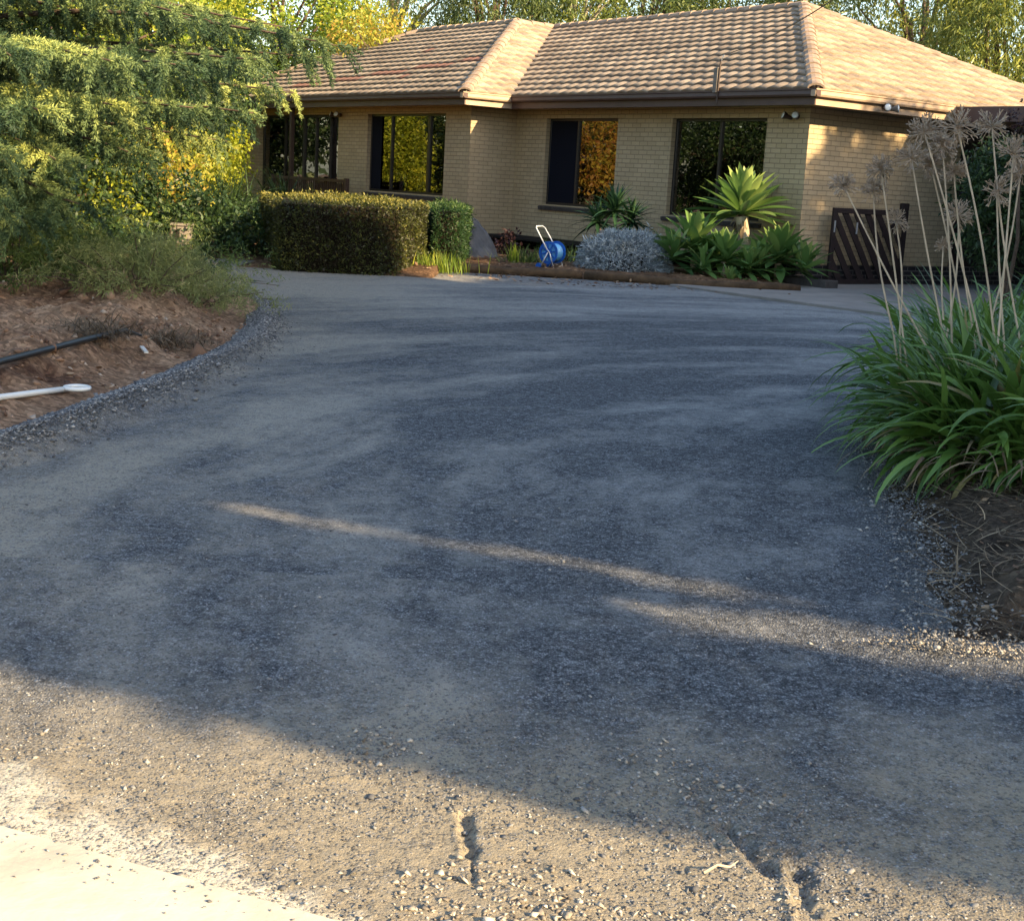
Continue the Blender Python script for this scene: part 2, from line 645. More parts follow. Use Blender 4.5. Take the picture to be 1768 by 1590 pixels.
def roof_plane(name, O, a_dir, length, slope_len, cuts, mark=None, detail=True, sub=8):
    """O: eave start, a_dir: unit vec along eave, rises perpendicular; cuts: list of (pt, normal) in (a,s) to keep the side AWAY from normal"""
    a = Vector(a_dir).normalized()
    up = Vector((0, 0, 1))
    hn = up.cross(a)           # horizontal upslope direction (left of a)
    s = (hn + up * TAN).normalized()
    n = a.cross(s)
    na = int(length / (TW / sub)) + 1
    ns = int(math.ceil(slope_len / TG))
    V, Fc, uv, tint = [], [], [], []
    xs = np.arange(na + 1) * (TW / sub)
    ph = (xs / TW) % 1.0
    prof = .034 * np.sin(PI * ph ** .7) ** 1.5
    saw = .010 * ph
    for k in range(ns):
        j = RS.uniform(-.003, .003)
        s0, s1 = k * TG - .03, (k + 1) * TG
        rows = ((s0 + .045, prof * .5 - .012), (s0, prof + saw + .044 + j), (s0 + .17, prof * .95 + saw + .032 + j), (s1, prof * .85 + saw + .012))
        base = len(V)
        for (sv_, hh) in rows:
            for i in range(na + 1):
                V.append(O + a * float(xs[i]) + s * float(sv_) + n * float(hh[i]))
                uv.append((xs[i], min(max(sv_, k * TG + .003), (k + 1) * TG - .003)))
        W = na + 1
        for r in range(3):
            for i in range(na):
                Fc.append((base + r * W + i, base + r * W + i + 1, base + (r + 1) * W + i + 1, base + (r + 1) * W + i))
                tint.append(mark(xs[i], k) if mark else 0.0)
    me = np_mesh(name, [tuple(v) for v in V], Fc, MAT['tile'], tint, uv)
    bm = bmesh.new()
    bm.from_mesh(me)
    for (pa, ps), (qa, qs) in cuts:
        co = O + a * pa + s * ps
        no = (a * qa + s * qs).normalized()
        bmesh.ops.bisect_plane(bm, geom=bm.verts[:] + bm.edges[:] + bm.faces[:], plane_co=co, plane_no=no, clear_outer=True)
    bm.to_mesh(me)
    bm.free()
    return me


SL = math.sqrt(1 + TAN * TAN)      # slope length per horizontal metre
SF = PK + E_                        # horizontal run
up = Vector((0, 0, 1))
roof_main = None


def join_roof(meshes, name):
    obs = []
    bm = bmesh.new()
    for me in meshes:
        bm.from_mesh(me)
    out = bpy.data.meshes.new(name)
    bm.to_mesh(out)
    bm.free()
    out.materials.append(MAT['tile'])
    return out


# main front plane: a runs +x (eave seen from the front), upslope = +y
xl, xr = -UR + E_, E_
O1 = Vector((xl - SF, -E_, ZG))
p1 = roof_plane('tiles', O1, (1, 0, 0), xr - xl + SF, SF * SL,
                [((SF, 0), (-SL, -1)), ((SF + xr - xl, 0), (SL, 1)), ((0, SF * SL), (0, 1))])
# left wing front


def zigzag(x, k):
    xx = x + (LE - 22.2)
    c = (xx - 1.2) / 1.5
    return 1.0 if (c >= 2.0 and int(c) == k) or (k in (3, 9) and int(x * 3.3 + k) % 31 == 4) else 0.0


yl = -B_ - E_
O2 = Vector((-LE, yl, ZG))
wl = LE - (UR - E_)
p2 = roof_plane('tiles', O2, (1, 0, 0), wl, SF * SL, [((0, 0), (-SL, 1)), ((wl, 0), (SL, 1)), ((0, SF * SL), (0, 1))], mark=zigzag)
# strip facing right over the wing return: a runs +y, upslope = -x
O3 = Vector((xl, yl, ZG))
p3 = roof_plane('tiles', O3, (0, 1, 0), B_ + SF, SF * SL, [((0, 0), (-SL, 1)), ((B_, 0), (SL, -1)), ((0, SF * SL), (0, 1))])
# right face
O4 = Vector((xr, -E_, ZG))
p4 = roof_plane('tiles', O4, (0, 1, 0), 2 * SF, SF * SL, [((0, 0), (-SL, 1)), ((2 * SF, 0), (SL, 1))])
front = link('roof', join_roof([p1, p2, p3, p4], 'roof'), house)
# rear slopes, unseen from the drive: plain underside sheets
rb = MB()
zr_ = ZR + .01
rb.face([(xr, PK * 2 + E_, ZG), (xl - SF, PK * 2 + E_, ZG), (xl - SF, PK, zr_), (xr - SF, PK, zr_)])
rb.face([(xl - SF, yl + 2 * SF, ZG), (-LE, yl + 2 * SF, ZG), (-LE + SF, yl + SF, zr_), (xl - SF, yl + SF, zr_)])
rb.face([(-LE, yl + 2 * SF, ZG), (-LE, yl, ZG), (-LE + SF, yl + SF, zr_)])
rb.face([(xl - SF, yl + SF, zr_), (xl - SF, yl + 2 * SF, ZG), (xl - SF, PK * 2 + E_, ZG), (xl - SF, PK, zr_)])
rb.build('roof', MAT['ridge'], house, weld=False)


def caps(pts, name='ridge_cap', r=.135, gauge=.36):
    "overlapping half-round ridge tiles along a line"
    mb = MB()
    for A_, B2 in zip(pts, pts[1:]):
        A_, B2 = Vector(A_), Vector(B2)
        d = (B2 - A_)
        L = d.length
        d.normalize()
        side = d.cross(up).normalized()
        nn = side.cross(d).normalized()
        n = max(1, int(round(L / gauge)))
        for i in range(n):
            c0 = A_ + d * (L * i / n - .02)
            c1 = A_ + d * (L * (i + 1) / n + .03)
            jz = random.uniform(-.006, .006)
            K = 7
            prof = [(math.cos(PI * k / (K - 1)), math.sin(PI * k / (K - 1))) for k in range(K)]
            o0 = [c0 + side * (r * 1.06 * cx) + nn * (r * .62 * cy + .035 + jz) for cx, cy in prof]
            o1 = [c1 + side * (r * .97 * cx) + nn * (r * .55 * cy + .022 + jz) for cx, cy in prof]
            for k in range(K - 1):
                mb.face([o0[k], o1[k], o1[k + 1], o0[k + 1]])
            i0 = [p - nn * .02 * 1 + (c0 - p).normalized() * .018 for p in o0]
            for k in range(K - 1):
                mb.face([o0[k + 1], i0[k + 1], i0[k], o0[k]])
            mb.face([o0[0] - nn * .03, o1[0] - nn * .03, o1[0], o0[0]])
            mb.face([o0[-1], o1[-1], o1[-1] - nn * .03, o0[-1] - nn * .03])
    return mb.build(name, MAT['ridge'], front, weld=False)


pk = (xr - SF, PK, ZR)
p1t = (xl - SF, yl + SF, ZR)
caps([(xr, -E_, ZG), pk])
caps([(xr, PK * 2 + E_, ZG), pk])
caps([pk, (xl - SF, PK, ZR)])
caps([(xl, yl, ZG), p1t])
caps([p1t, (xl - SF, PK, ZR)])
caps([p1t, (-LE + SF, yl + SF, ZR)])
caps([(-LE, yl, ZG), (-LE + SF, yl + SF, ZR)])


# gutters, fascias, soffits
def gutter(a, b, out, mat):
    "ogee-like gutter profile swept from a to b; out = outward horizontal unit"
    a, b, out = Vector(a), Vector(b), Vector(out)
    prof = [(0.0, -.02), (0, -.115), (.03, -.125), (.085, -.12), (.105, -.09), (.10, -.03), (.118, -.02), (.118, 0), (.10, 0), (.088, -.03), (.09, -.08), (.03, -.11), (.012, -.02)]
    mb = MB()
    for (o0, z0), (o1, z1) in zip(prof, prof[1:]):
        mb.face([a + out * o0 + up * z0, b + out * o0 + up * z0, b + out * o1 + up * z1, a + out * o1 + up * z1])
    mb.face([a + out * o + up * z for o, z in prof[:8]])
    mb.face([b + out * o + up * z for o, z in reversed(prof[:8])])
    return mb.build('gutter', mat, house, weld=False)


zt = ZG + .01
fy = .03
gutter((xl, -E_, zt), (xr + .115, -E_, zt), (0, -1, 0), MAT['brown'])
gutter((-LE, yl, zt), (xl + .115, yl, zt), (0, -1, 0), MAT['brown'])
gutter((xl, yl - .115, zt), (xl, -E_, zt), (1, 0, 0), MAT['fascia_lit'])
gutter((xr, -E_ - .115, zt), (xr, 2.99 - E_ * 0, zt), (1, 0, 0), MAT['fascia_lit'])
MB().box(xl, xr - .0, -E_, -E_ + fy, ZS - .03, ZG).build('fascia', MAT['brown'], house)
MB().box(-LE, xl, yl, yl + fy, ZS - .03, ZG).build('fascia', MAT['brown'], house)
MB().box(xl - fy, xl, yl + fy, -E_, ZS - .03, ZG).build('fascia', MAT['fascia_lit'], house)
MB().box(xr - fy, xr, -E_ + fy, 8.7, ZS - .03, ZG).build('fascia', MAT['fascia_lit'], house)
sf = MB()
sf.box(xl, xr - fy, -E_ + fy, -.001, ZS, ZS + .012).box(.001, xr - fy, 0, 8.7, ZS, ZS + .012)
sf.box(-LE, xl - fy, yl + fy, -B_ - .001, ZS, ZS + .012).box(-UR + .001, xl - fy, -B_, -E_ + .02, ZS, ZS + .012)
sf.build('soffit', MAT['soffit'], house)
# carport against the right side
CY = 3.0
cp = MB().box(xr + .12, 7.4, CY, CY + .04, 2.98, 3.24).build('carport_fascia', MAT['brown'], house)
cr = MB()
cr.box(xr, 7.4, CY + .04, 9.2, 3.19, 3.23)
cr.build('carport_roof', MAT['brown'], house)
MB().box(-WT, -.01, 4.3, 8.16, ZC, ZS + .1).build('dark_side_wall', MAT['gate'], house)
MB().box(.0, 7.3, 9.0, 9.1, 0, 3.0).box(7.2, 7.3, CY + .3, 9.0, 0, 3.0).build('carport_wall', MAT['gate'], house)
for x in (4.9, 7.25):
    MB().box(x - .05, x + .05, CY + .05, CY + .15, 0, 3.19).build('carport_post', MAT['brown_trim'], house)

# tile shadow-casting service mast, bracket and cable
mast = thing('service_mast', 'thin bracket and mast fixed to the gutter above the right window', 'mast', HM @ Vector((-1.55, -.72, ZG)), HROT)
MB().tube([(0, 0, -.25), (0, .02, .55)], .016, 8).build('pole', MAT['brown_trim'], mast)
MB().box(-.11, -.02, -.02, .02, -.02, .40).build('insulator_board', MAT['box'], mast)
MB().tube([(0, .02, .5), (.06, 0, .56), (.1, 0, .62)], .009, 6).build('hook', MAT['metal'], mast)


def catenary(a, b, sag, n=24):
    a, b = Vector(a), Vector(b)
    return [a.lerp(b, i / n) - up * (sag * 4 * (i / n) * (1 - i / n)) for i in range(n + 1)]


cab = MB().tube(catenary(HM @ Vector((-1.45, -.72, ZG + .62)), P(1768, -260, 12), .25), .008, 5).build('overhead_cable', MAT['black_plastic'])
tag(cab, 'thin black service cable rising from the roof bracket', 'cable')


def security_light(loc_local, yaw, label, tilt=-.3):
    t = thing('security_light', label, 'lamp', HM @ Vector(loc_local), HROT + yaw)
    MB().tube([(0, .0, 0), (0, -.05, 0)], .045, 12).build('mounting_plate', MAT['brown_trim'], t, smooth=False)
    MB().tube([(0, -.05, 0), (0, -.10, -.03)], .014, 8).build('arm', MAT['metal'], t)
    for s_ in (-1, 1):
        T = Matrix.Translation((s_ * .07, -.10, -.03)) @ Euler((tilt, 0, s_ * .5)).to_matrix().to_4x4()
        pts = [T @ Vector((0, y, 0)) for y in (.03, 0, -.06, -.13, -.15)]
        MB().tube(pts, [.02, .032, .038, .066, .068], 14).build('lamp_head', MAT['brown_trim'] if s_ < 0 else MAT['box'], t, smooth=True)
        MB().tube([T @ Vector((0, -.151, 0)), T @ Vector((0, -.16, 0))], [.062, .045], 14).build('lens', MAT['lamp_glass'], t, smooth=True)
    return t


security_light((-.28, 0, 2.86), 0, 'twin headed security lamp on the brick beside the right corner')
security_light((-14.0, -B_, 2.86), 0, 'small security lamp on the brick beside the porch glazing')
security_light((xr - .02, 1.15, ZS + .06), PI / 2, 'sunlit round lamp under the right hand eave', -.1)

# ------------------------------------------------------------------ GATE
gt = thing('slatted_gate', 'dark timber gate with diagonal slats standing by the brick wall', 'gate', HM @ Vector((.22, .58, 0)), HROT + PI / 2)
gf = MB()
GW, GH = 2.05, 1.36
gf.box(0, .09, -.02, .03, .02, GH).box(GW - .09, GW, -.02, .03, .02, GH)
gf.box(.09, GW - .09, -.02, .03, GH - .09, GH).box(.09, GW - .09, -.02, .03, .02, .12)
gf.build('gate_frame', MAT['gate'], gt, bevel=.004)
bm = bmesh.new()
for i in range(12):
    x = -1.25 + i * .30
    mb = MB().bar((x, .005, GH + .02), (x + 1.15, .005, -.12), .018, .13)
    me = mb.mesh('slats', MAT['gate'])
    bm.from_mesh(me)
for co, no in (((.085, 0, 0), (-1, 0, 0)), ((GW - .085, 0, 0), (1, 0, 0)), ((0, 0, .115), (0, 0, -1)), ((0, 0, GH - .085), (0, 0, 1))):
    r = bmesh.ops.bisect_plane(bm, geom=bm.verts[:] + bm.edges[:] + bm.faces[:], plane_co=co, plane_no=no, clear_outer=True)
me = bpy.data.meshes.new('slats')
bm.to_mesh(me)
bm.free()
me.materials.append(MAT['gate'])
link('slats', me, gt)
MB().box(.03, .06, -.03, -.021, GH - .42, GH - .22).build('hinge', MAT['metal'], gt)
MB().box(GW - .22, GW - .02, -.04, .035, GH + .001, GH + .14).build('latch_box', MAT['gate'], gt, bevel=.01)
for i, (ax_, az_) in enumerate(((.62, 1.04), (1.35, 1.0))):
    MB().box(ax_, ax_ + .03, -.035, -.021, az_ - .12, az_ + .08).build('strap', MAT['metal'] if i == 0 else MAT['gate'], gt)
# low brick kerb beside the gate
#KERB
exec_next = True
# ------------------------------------------------------------------ GROUND
def drive_mat():
    m = M('crushed_gravel', .9, .25)
    o = m.coord('Object')
    # dusty patches drawn out along the wheel tracks
    s0 = m.n('ShaderNodeSeparateXYZ')
    m.l(o, s0.inputs[0])
    wob = m.math('MULTIPLY', m.noise(o, .35, 2), .8)
    dx = m.math('SUBTRACT', s0.outputs[0], 6.5)
    dy = m.math('SUBTRACT', s0.outputs[1], 5.0)
    rad = m.math('ADD', m.math('SQRT', m.math('ADD', m.math('MULTIPLY', dx, dx), m.math('MULTIPLY', dy, dy))), wob)
    angl = m.math('MULTIPLY', m.math('ARCTAN2', dy, dx), 2.6)
    pol = m.n('ShaderNodeCombineXYZ')
    m.l(rad, pol.inputs[0])
    m.l(angl, pol.inputs[1])
    big = m.noise(pol.outputs[0], 1.05, 6, .62)
    mid = m.noise(pol.outputs[0], 3.4, 6, .68)
    grit = m.noise(o, 5.5, 6, .75)
    trk = None
    for r0 in (7.0, 8.5):
        q_ = m.math('DIVIDE', m.math('SUBTRACT', rad, r0 + .5), .26)
        g_ = m.math('POWER', 2.718, m.math('MULTIPLY', m.math('MULTIPLY', q_, q_), -1.0))
        trk = g_ if trk is None else m.math('ADD', trk, g_)
    dust = m.math('ADD', m.math('ADD', m.math('ADD', m.math('MULTIPLY', big, .55), m.math('MULTIPLY', mid, .33)), m.math('MULTIPLY', grit, .22)), m.math('MULTIPLY', m.math('SUBTRACT', trk, .3), .045))
    # more fines at the near end of the drive and along its far left sweep
    sep = m.n('ShaderNodeSeparateXYZ')
    m.l(o, sep.inputs[0])
    near = m.n('ShaderNodeMapRange')
    for k, v in ((1, 4.0), (2, 2.7), (3, 0), (4, .14)):
        near.inputs[k].default_value = v
    m.l(sep.outputs[1], near.inputs[0])
    far = m.n('ShaderNodeMapRange')
    for k, v in ((1, 13.5), (2, 17.5), (3, 0), (4, .09)):
        far.inputs[k].default_value = v
    m.l(sep.outputs[1], far.inputs[0])
    lft = m.n('ShaderNodeMapRange')
    for k, v in ((1, -.5), (2, -1.9), (3, 0), (4, .075)):
        lft.inputs[k].default_value = v
    m.l(sep.outputs[0], lft.inputs[0])
    dust = m.math('ADD', m.math('ADD', dust, lft.outputs[0]), m.math('ADD', near.outputs[0], far.outputs[0]))
    dmask = m.ramp(dust, [(.515, 0), (.675, 1)])
    # individual stones
    v1 = m.n('ShaderNodeTexVoronoi')
    v1.inputs['Scale'].default_value = 125
    m.l(o, v1.inputs['Vector'])
    sepc = m.n('ShaderNodeSeparateColor')
    m.l(v1.outputs['Color'], sepc.inputs[0])
    v2 = m.n('ShaderNodeTexVoronoi')
    v2.inputs['Scale'].default_value = 290
    m.l(o, v2.inputs['Vector'])
    sep2 = m.n('ShaderNodeSeparateColor')
    m.l(v2.outputs['Color'], sep2.inputs[0])
    stone = m.ramp(m.math('MULTIPLY_ADD', sepc.outputs[0], .65, m.math('MULTIPLY', sep2.outputs[1], .35)),
                   [(.12, (.045, .048, .056)), (.5, (.145, .152, .166)), (.86, (.28, .288, .30)), (.98, (.42, .42, .42))])
    v3 = m.n('ShaderNodeTexVoronoi')
    v3.inputs['Scale'].default_value = 42
    m.l(o, v3.inputs['Vector'])
    sep3 = m.n('ShaderNodeSeparateColor')
    m.l(v3.outputs['Color'], sep3.inputs[0])
    stone = m.mix(.75, stone, m.ramp(sep3.outputs[0], [(.05, .55), (.6, 1.0), (.9, 1.5)]), 'MULTIPLY')
    gap = m.ramp(v1.outputs['Distance'], [(.25, 1.0), (.62, .35)])
    stone = m.mix(.8, stone, gap, 'MULTIPLY')
    fine = m.noise(o, 180, 4, .8)
    fines = m.ramp(fine, [(.3, (.23, .225, .21)), (.62, (.36, .352, .335))])
    tan = m.ramp(fine, [(.3, (.235, .195, .135)), (.62, (.37, .315, .225))])
    tm = m.n('ShaderNodeMapRange')
    for k, v in ((1, 4.6), (2, 3.2), (3, 0), (4, 1)):
        tm.inputs[k].default_value = v
    m.l(sep.outputs[1], tm.inputs[0])
    tl_ = m.n('ShaderNodeMapRange')
    for k, v in ((1, .8), (2, -2.4), (3, 0), (4, .75)):
        tl_.inputs[k].default_value = v
    m.l(sep.outputs[0], tl_.inputs[0])
    fines = m.mix(m.math('MAXIMUM', tm.outputs[0], tl_.outputs[0]), fines, tan)
    fines = m.mix(.5, fines, m.ramp(m.noise(o, 14, 5, .7), [(.3, .7), (.7, 1.05)]), 'MULTIPLY')
    # pale cement dust washed off the concrete strip
    dcon = m.math('ADD', m.math('MULTIPLY', m.math('ADD', sep.outputs[0], 1.11), .378), m.math('MULTIPLY', m.math('SUBTRACT', sep.outputs[1], 2.84), .926))
    pm = m.math('ADD', m.math('MULTIPLY', m.noise(o, 3.2, 6, .7), .55), m.math('MULTIPLY', m.math('SUBTRACT', .42, dcon), .75))
    pm = m.math('SUBTRACT', pm, m.math('MULTIPLY', m.math('ADD', sep.outputs[0], .9), .16))
    pmask = m.ramp(pm, [(.40, 0), (.50, 1)])
    fines = m.mix(pmask, fines, (.60, .55, .44))
    # stones poking through the fines
    poke = m.ramp(m.math('ADD', m.math('MULTIPLY', sepc.outputs[2], .55), m.math('MULTIPLY', m.noise(o, 9, 4, .6), .6)), [(.66, 0), (.74, 1)])
    dm = m.math('MULTIPLY', dmask, m.math('SUBTRACT', 1.0, m.math('MULTIPLY', poke, .6)))
    m.color(m.mix(m.math('MULTIPLY', dm, .88), stone, fines))
    hgt = m.math('ADD', m.math('MULTIPLY', m.math('SUBTRACT', .6, v1.outputs['Distance']), m.math('SUBTRACT', 1.0, m.math('MULTIPLY', dm, .75))),
                 m.math('MULTIPLY', fine, .45))
    m.bump(hgt, .009)
    return m.m


MAT['gravel'] = drive_mat()


def dents(x, y):
    z = np.zeros_like(x)
    for (a, b, wd, dp, rim) in DENTS:
        dp = dp * .55
        rim = rim * .6
        ax, ay, bx, by = a.x, a.y, b.x, b.y
        L2 = (bx - ax) ** 2 + (by - ay) ** 2
        t = np.clip(((x - ax) * (bx - ax) + (y - ay) * (by - ay)) / L2, 0, 1)
        wob = 1.5 * wd * (fbm(x * 38, y * 38, 5, 3) - .5)
        dx = x - (ax + t * (bx - ax))
        dy = y - (ay + t * (by - ay))
        d = np.sqrt(dx * dx + dy * dy) + wob
        side = (dx * (by - ay) - dy * (bx - ax)) / math.sqrt(L2)
        z -= dp * np.exp(-(np.abs(d) / wd) ** 3) * (.4 + 1.2 * vnoise(x * 22, y * 22, 51))
        z += rim * np.exp(-((side - wd * 1.5) / (wd * .6)) ** 2) * np.exp(-(d / (wd * 3)) ** 4)
    return z


DENTS = [(G(802, 1412), G(812, 1478), .016, .030, .006), (G(814, 1488), G(818, 1532), .007, .014, .003),
         (G(1215, 1405), G(1270, 1450), .020, .018, .01), (G(1262, 1432), G(1322, 1500), .026, .034, .016),
         (G(1340, 1458), G(1372, 1470), .016, .02, .01), (G(1378, 1500), G(1400, 1600), .024, .038, .014),
         (G(1415, 1580), G(1460, 1600), .02, .03, .01), (G(1095, 1150), G(1200, 1180), .012, .012, .006)]


def drive_z(x, y):
    z = .055 * (fbm(x * .35 + 3, y * .35, 1, 3) - .5) * np.clip((y - 2) / 6, 0, 1)
    z = z + .012 * (fbm(x * 2.2, y * 2.2, 4, 3) - .5) + .007 * (fbm(x * 14, y * 14, 9, 3) - .5)
    z = z + .0045 * (fbm(x * 60, y * 60, 21, 2) - .5) * np.clip(5 - y * .6, 0, 1)
    return z + np.where(y < 6, dents(x, y), 0)


inv = np.linspace(1 / 1.7, 1 / 42.0, 640)
rr = 1 / inv
az = np.linspace(math.radians(-40), math.radians(40), 800)
Rg, Ag = np.meshgrid(rr, az, indexing='ij')
Xg = Rg * np.sin(Ag)
Yg = Rg * np.cos(Ag)
Zg = drive_z(Xg, Yg)
nr, na = Rg.shape
idx = np.arange(nr * na).reshape(nr, na)
Fq = np.stack([idx[:-1, :-1], idx[:-1, 1:], idx[1:, 1:], idx[1:, :-1]], -1).reshape(-1, 4)
drive = link('driveway', np_mesh('driveway', np.stack([Xg, Yg, Zg], -1).reshape(-1, 3), Fq, MAT['gravel'], smooth=True))
tag(drive, 'blue grey crushed gravel driveway sweeping up to the house', kind='structure')

MAT['soil'] = mat_plain('dry_soil', (.16, .11, .075), .95, .1, .4, 1.4, .02)
gm = MB().box(-400, 400, -300, 700, -.5, -.12).build('ground', MAT['soil'])
tag(gm, 'brown soil ground around the house', kind='structure')

# stones: small convex lumps
OCT_V = np.array([(1, 0, 0), (-1, 0, 0), (0, 1, 0), (0, -1, 0), (0, 0, 1), (0, 0, -1)], float)
OCT_F = np.array([(0, 2, 4), (2, 1, 4), (1, 3, 4), (3, 0, 4), (2, 0, 5), (1, 2, 5), (3, 1, 5), (0, 3, 5)])


def stones(name, X, Y, Z, size, mat, parent=None, tint=None, flat=.55):
    n = len(X)
    base = np.concatenate([OCT_V, unit(np.array([(1, 1, .6), (-1, .8, -.4), (-.7, -1, .5), (.9, -1, -.5)]))]) if False else OCT_V
    q = base[None] * RS.uniform(.55, 1.15, (n, 6, 1)) + RS.normal(0, .22, (n, 6, 3))
    q[:, :, 2] *= flat
    q[:, :, 0] *= RS.uniform(.8, 1.4, (n, 1))
    th = RS.uniform(0, 2 * PI, n)
    c, s = np.cos(th)[:, None], np.sin(th)[:, None]
    x = q[:, :, 0] * c - q[:, :, 1] * s
    y = q[:, :, 0] * s + q[:, :, 1] * c
    tl = RS.normal(0, .3, (n, 1))
    z = q[:, :, 2] + x * tl
    sz = size[:, None]
    V = np.stack([x * sz + X[:, None], y * sz + Y[:, None], z * sz + Z[:, None]], -1).reshape(-1, 3)
    Fc = (OCT_F[None] + (np.arange(n) * 6)[:, None, None]).reshape(-1, 3)
    if tint is None:
        tint = RS.uniform(0, 1, n)
    me = np_mesh(name, V, Fc, mat, np.repeat(tint, 8))
    return link(name, me, parent)


def stone_mat(name, stops):
    m = M(name, .85, .3)
    a = m.n('ShaderNodeAttribute', attribute_name='tint')
    c = m.ramp(a.outputs['Fac'], stops)
    m.color(m.mix(.5, c, m.ramp(m.noise(m.coord('Object'), 150, 3, .7), [(.3, .6), (.7, 1.1)]), 'MULTIPLY'))
    return m.m


MAT['stone'] = stone_mat('crushed_stone', [(0, (.07, .07, .075)), (.45, (.15, .15, .155)), (.8, (.25, .245, .235)), (.97, (.42, .40, .37))])
MAT['stone_pale'] = stone_mat('pale_stone', [(0, (.12, .10, .08)), (.5, (.30, .26, .21)), (1, (.52, .47, .40))])


def in_fan(n, r0, r1, power=1.0):
    u_ = RS.uniform(0, 1, n)
    ir = 1 / r0 + (1 / r1 - 1 / r0) * u_ ** power
    r = 1 / ir
    a = RS.uniform(math.radians(-24), math.radians(24), n)
    return r * np.sin(a), r * np.cos(a)


# left bed edge as x(y) and the right bed edge
LB = [(-5, -9.5), (3, -4.2), (5, -3.35), (6.9, -2.72), (8.62, -2.45), (10, -2.36), (11.5, -2.34), (13, -2.5), (15, -2.95), (16.9, -3.7), (18.6, -5.0), (19.6, -6.6), (20.4, -9), (21, -14)]
RB = [(4.2, 1.42), (4.8, 1.60), (6, 1.80), (7.3, 2.0), (9.6, 2.6), (12, 3.6), (14.5, 5.2), (16, 7.2), (17.5, 11)]


def edge_x(tab, y):
    return np.interp(y, [a for a, b in tab], [b for a, b in tab])


x1, y1 = in_fan(52000, 2.2, 6.5, .8)
cl = fbm(x1 * 2.6, y1 * 2.6, 33, 4)
keep = cl + RS.uniform(-.16, .16, len(x1)) + np.where(y1 < 3.1, .03, 0) > .56
x1, y1 = x1[keep], y1[keep]
sz = .0030 * np.exp(RS.normal(0, .42, len(x1))) * np.where(y1 < 3.3, 1.15, 1.0)
st1 = stones('loose_gravel', x1, y1, drive_z(x1, y1) + sz * .2, sz, MAT['stone'])
tag(st1, 'loose crushed stones scattered over the near driveway', kind='stuff')
x2, y2 = in_fan(9000, 2.2, 3.6, 1.0)
# sunlit coarse stones near the concrete
cx, cy = G(700, 1560).x, G(700, 1560).y
keep = (fbm(x2 * 3.1, y2 * 3.1, 77, 3) + .35 * np.exp(-((x2 + .15) ** 2 / .55 + (y2 - 2.55) ** 2 / .10)) > .66)
x2, y2 = x2[keep], y2[keep]
sz = .0058 * np.exp(RS.normal(0, .38, len(x2)))
tag(stones('pale_gravel', x2, y2, drive_z(x2, y2) + sz * .25, sz, MAT['stone_pale']), 'coarse pale stones beside the concrete strip in the sun', kind='stuff')

n = 14000
X = RS.uniform(-9, -2.3, n)
Y = RS.uniform(5.5, 17, n)
LBX = edge_x(LB, Y)
k = (LBX - X > .02) & (fbm(X * 1.7, Y * 1.7, 99, 4) + RS.uniform(-.1, .1, n) > .5)
CLX, CLY = X[k], Y[k]
# windrow of coarse gravel along the left bed
yy = RS.uniform(3, 19.5, 55000)
off = np.abs(RS.normal(0, .14, len(yy))) * 1.2 - .24
ww = 1.0 - .35 * np.clip((yy - 9) / 8, 0, 1)
xx = edge_x(LB, yy) + (off + .12) * ww + .04 * (fbm(yy * 2, yy * 0, 3, 2) - .5)
hz = .095 * np.exp(-((off + .0) / .2) ** 2) * ww
sz = .0085 * np.exp(RS.normal(0, .35, len(yy)))
tag(stones('gravel_windrow', xx, yy, hz + drive_z(xx, yy), sz, MAT['stone']), 'low ridge of coarse blue gravel along the left garden bed', kind='stuff')
# same under the ridge: a real low mound
yg = np.linspace(2.5, 19.6, 260)
og = np.linspace(-.30, .65, 16)
YG, OG = np.meshgrid(yg, og, indexing='ij')
WG = 1.0 - .35 * np.clip((YG - 9) / 8, 0, 1)
XG = edge_x(LB, YG) + (OG + .12) * WG
HG = .095 * np.exp(-((OG + .0) / .22) ** 2) * WG - .02 + drive_z(XG, YG) + .02 * (fbm(XG * 9, YG * 9, 6, 3) - .5)
HG = np.where(OG > .55, HG - .03, HG)
ii = np.arange(XG.size).reshape(XG.shape)
FW = np.stack([ii[:-1, :-1], ii[:-1, 1:], ii[1:, 1:], ii[1:, :-1]], -1).reshape(-1, 4)
tag(link('gravel_bank', np_mesh('gravel_bank', np.stack([XG, YG, HG], -1).reshape(-1, 3), FW, MAT['gravel'], smooth=True)), 'gravel bank under the coarse stones on the left', kind='structure')

yy = RS.uniform(4.4, 12, 9000)
xx = edge_x(RB, yy) + RS.normal(.02, .09, len(yy))
sz = .0052 * np.exp(RS.normal(0, .4, len(yy)))
tag(stones('edge_gravel', xx, yy, .03 + drive_z(xx, yy) + .05 * np.clip((xx - edge_x(RB, yy)) / .2, 0, 1), sz, MAT['stone']), 'loose stones along the foot of the right bed', kind='stuff')
xx = 1.15 + RS.beta(2.2, 1.6, 8000) * 3.2
yy = 4.50 - .25 * np.clip(xx - 2, 0, 9) + RS.normal(0, .085, len(xx)) * np.clip(xx - .9, 0, 1)
sz = .0048 * np.exp(RS.normal(0, .4, len(yy)))
tag(stones('edge_gravel', xx, yy, .015 + drive_z(xx, yy), sz, MAT['stone_pale']), 'pale stones below the near corner of the right bed', kind='stuff')

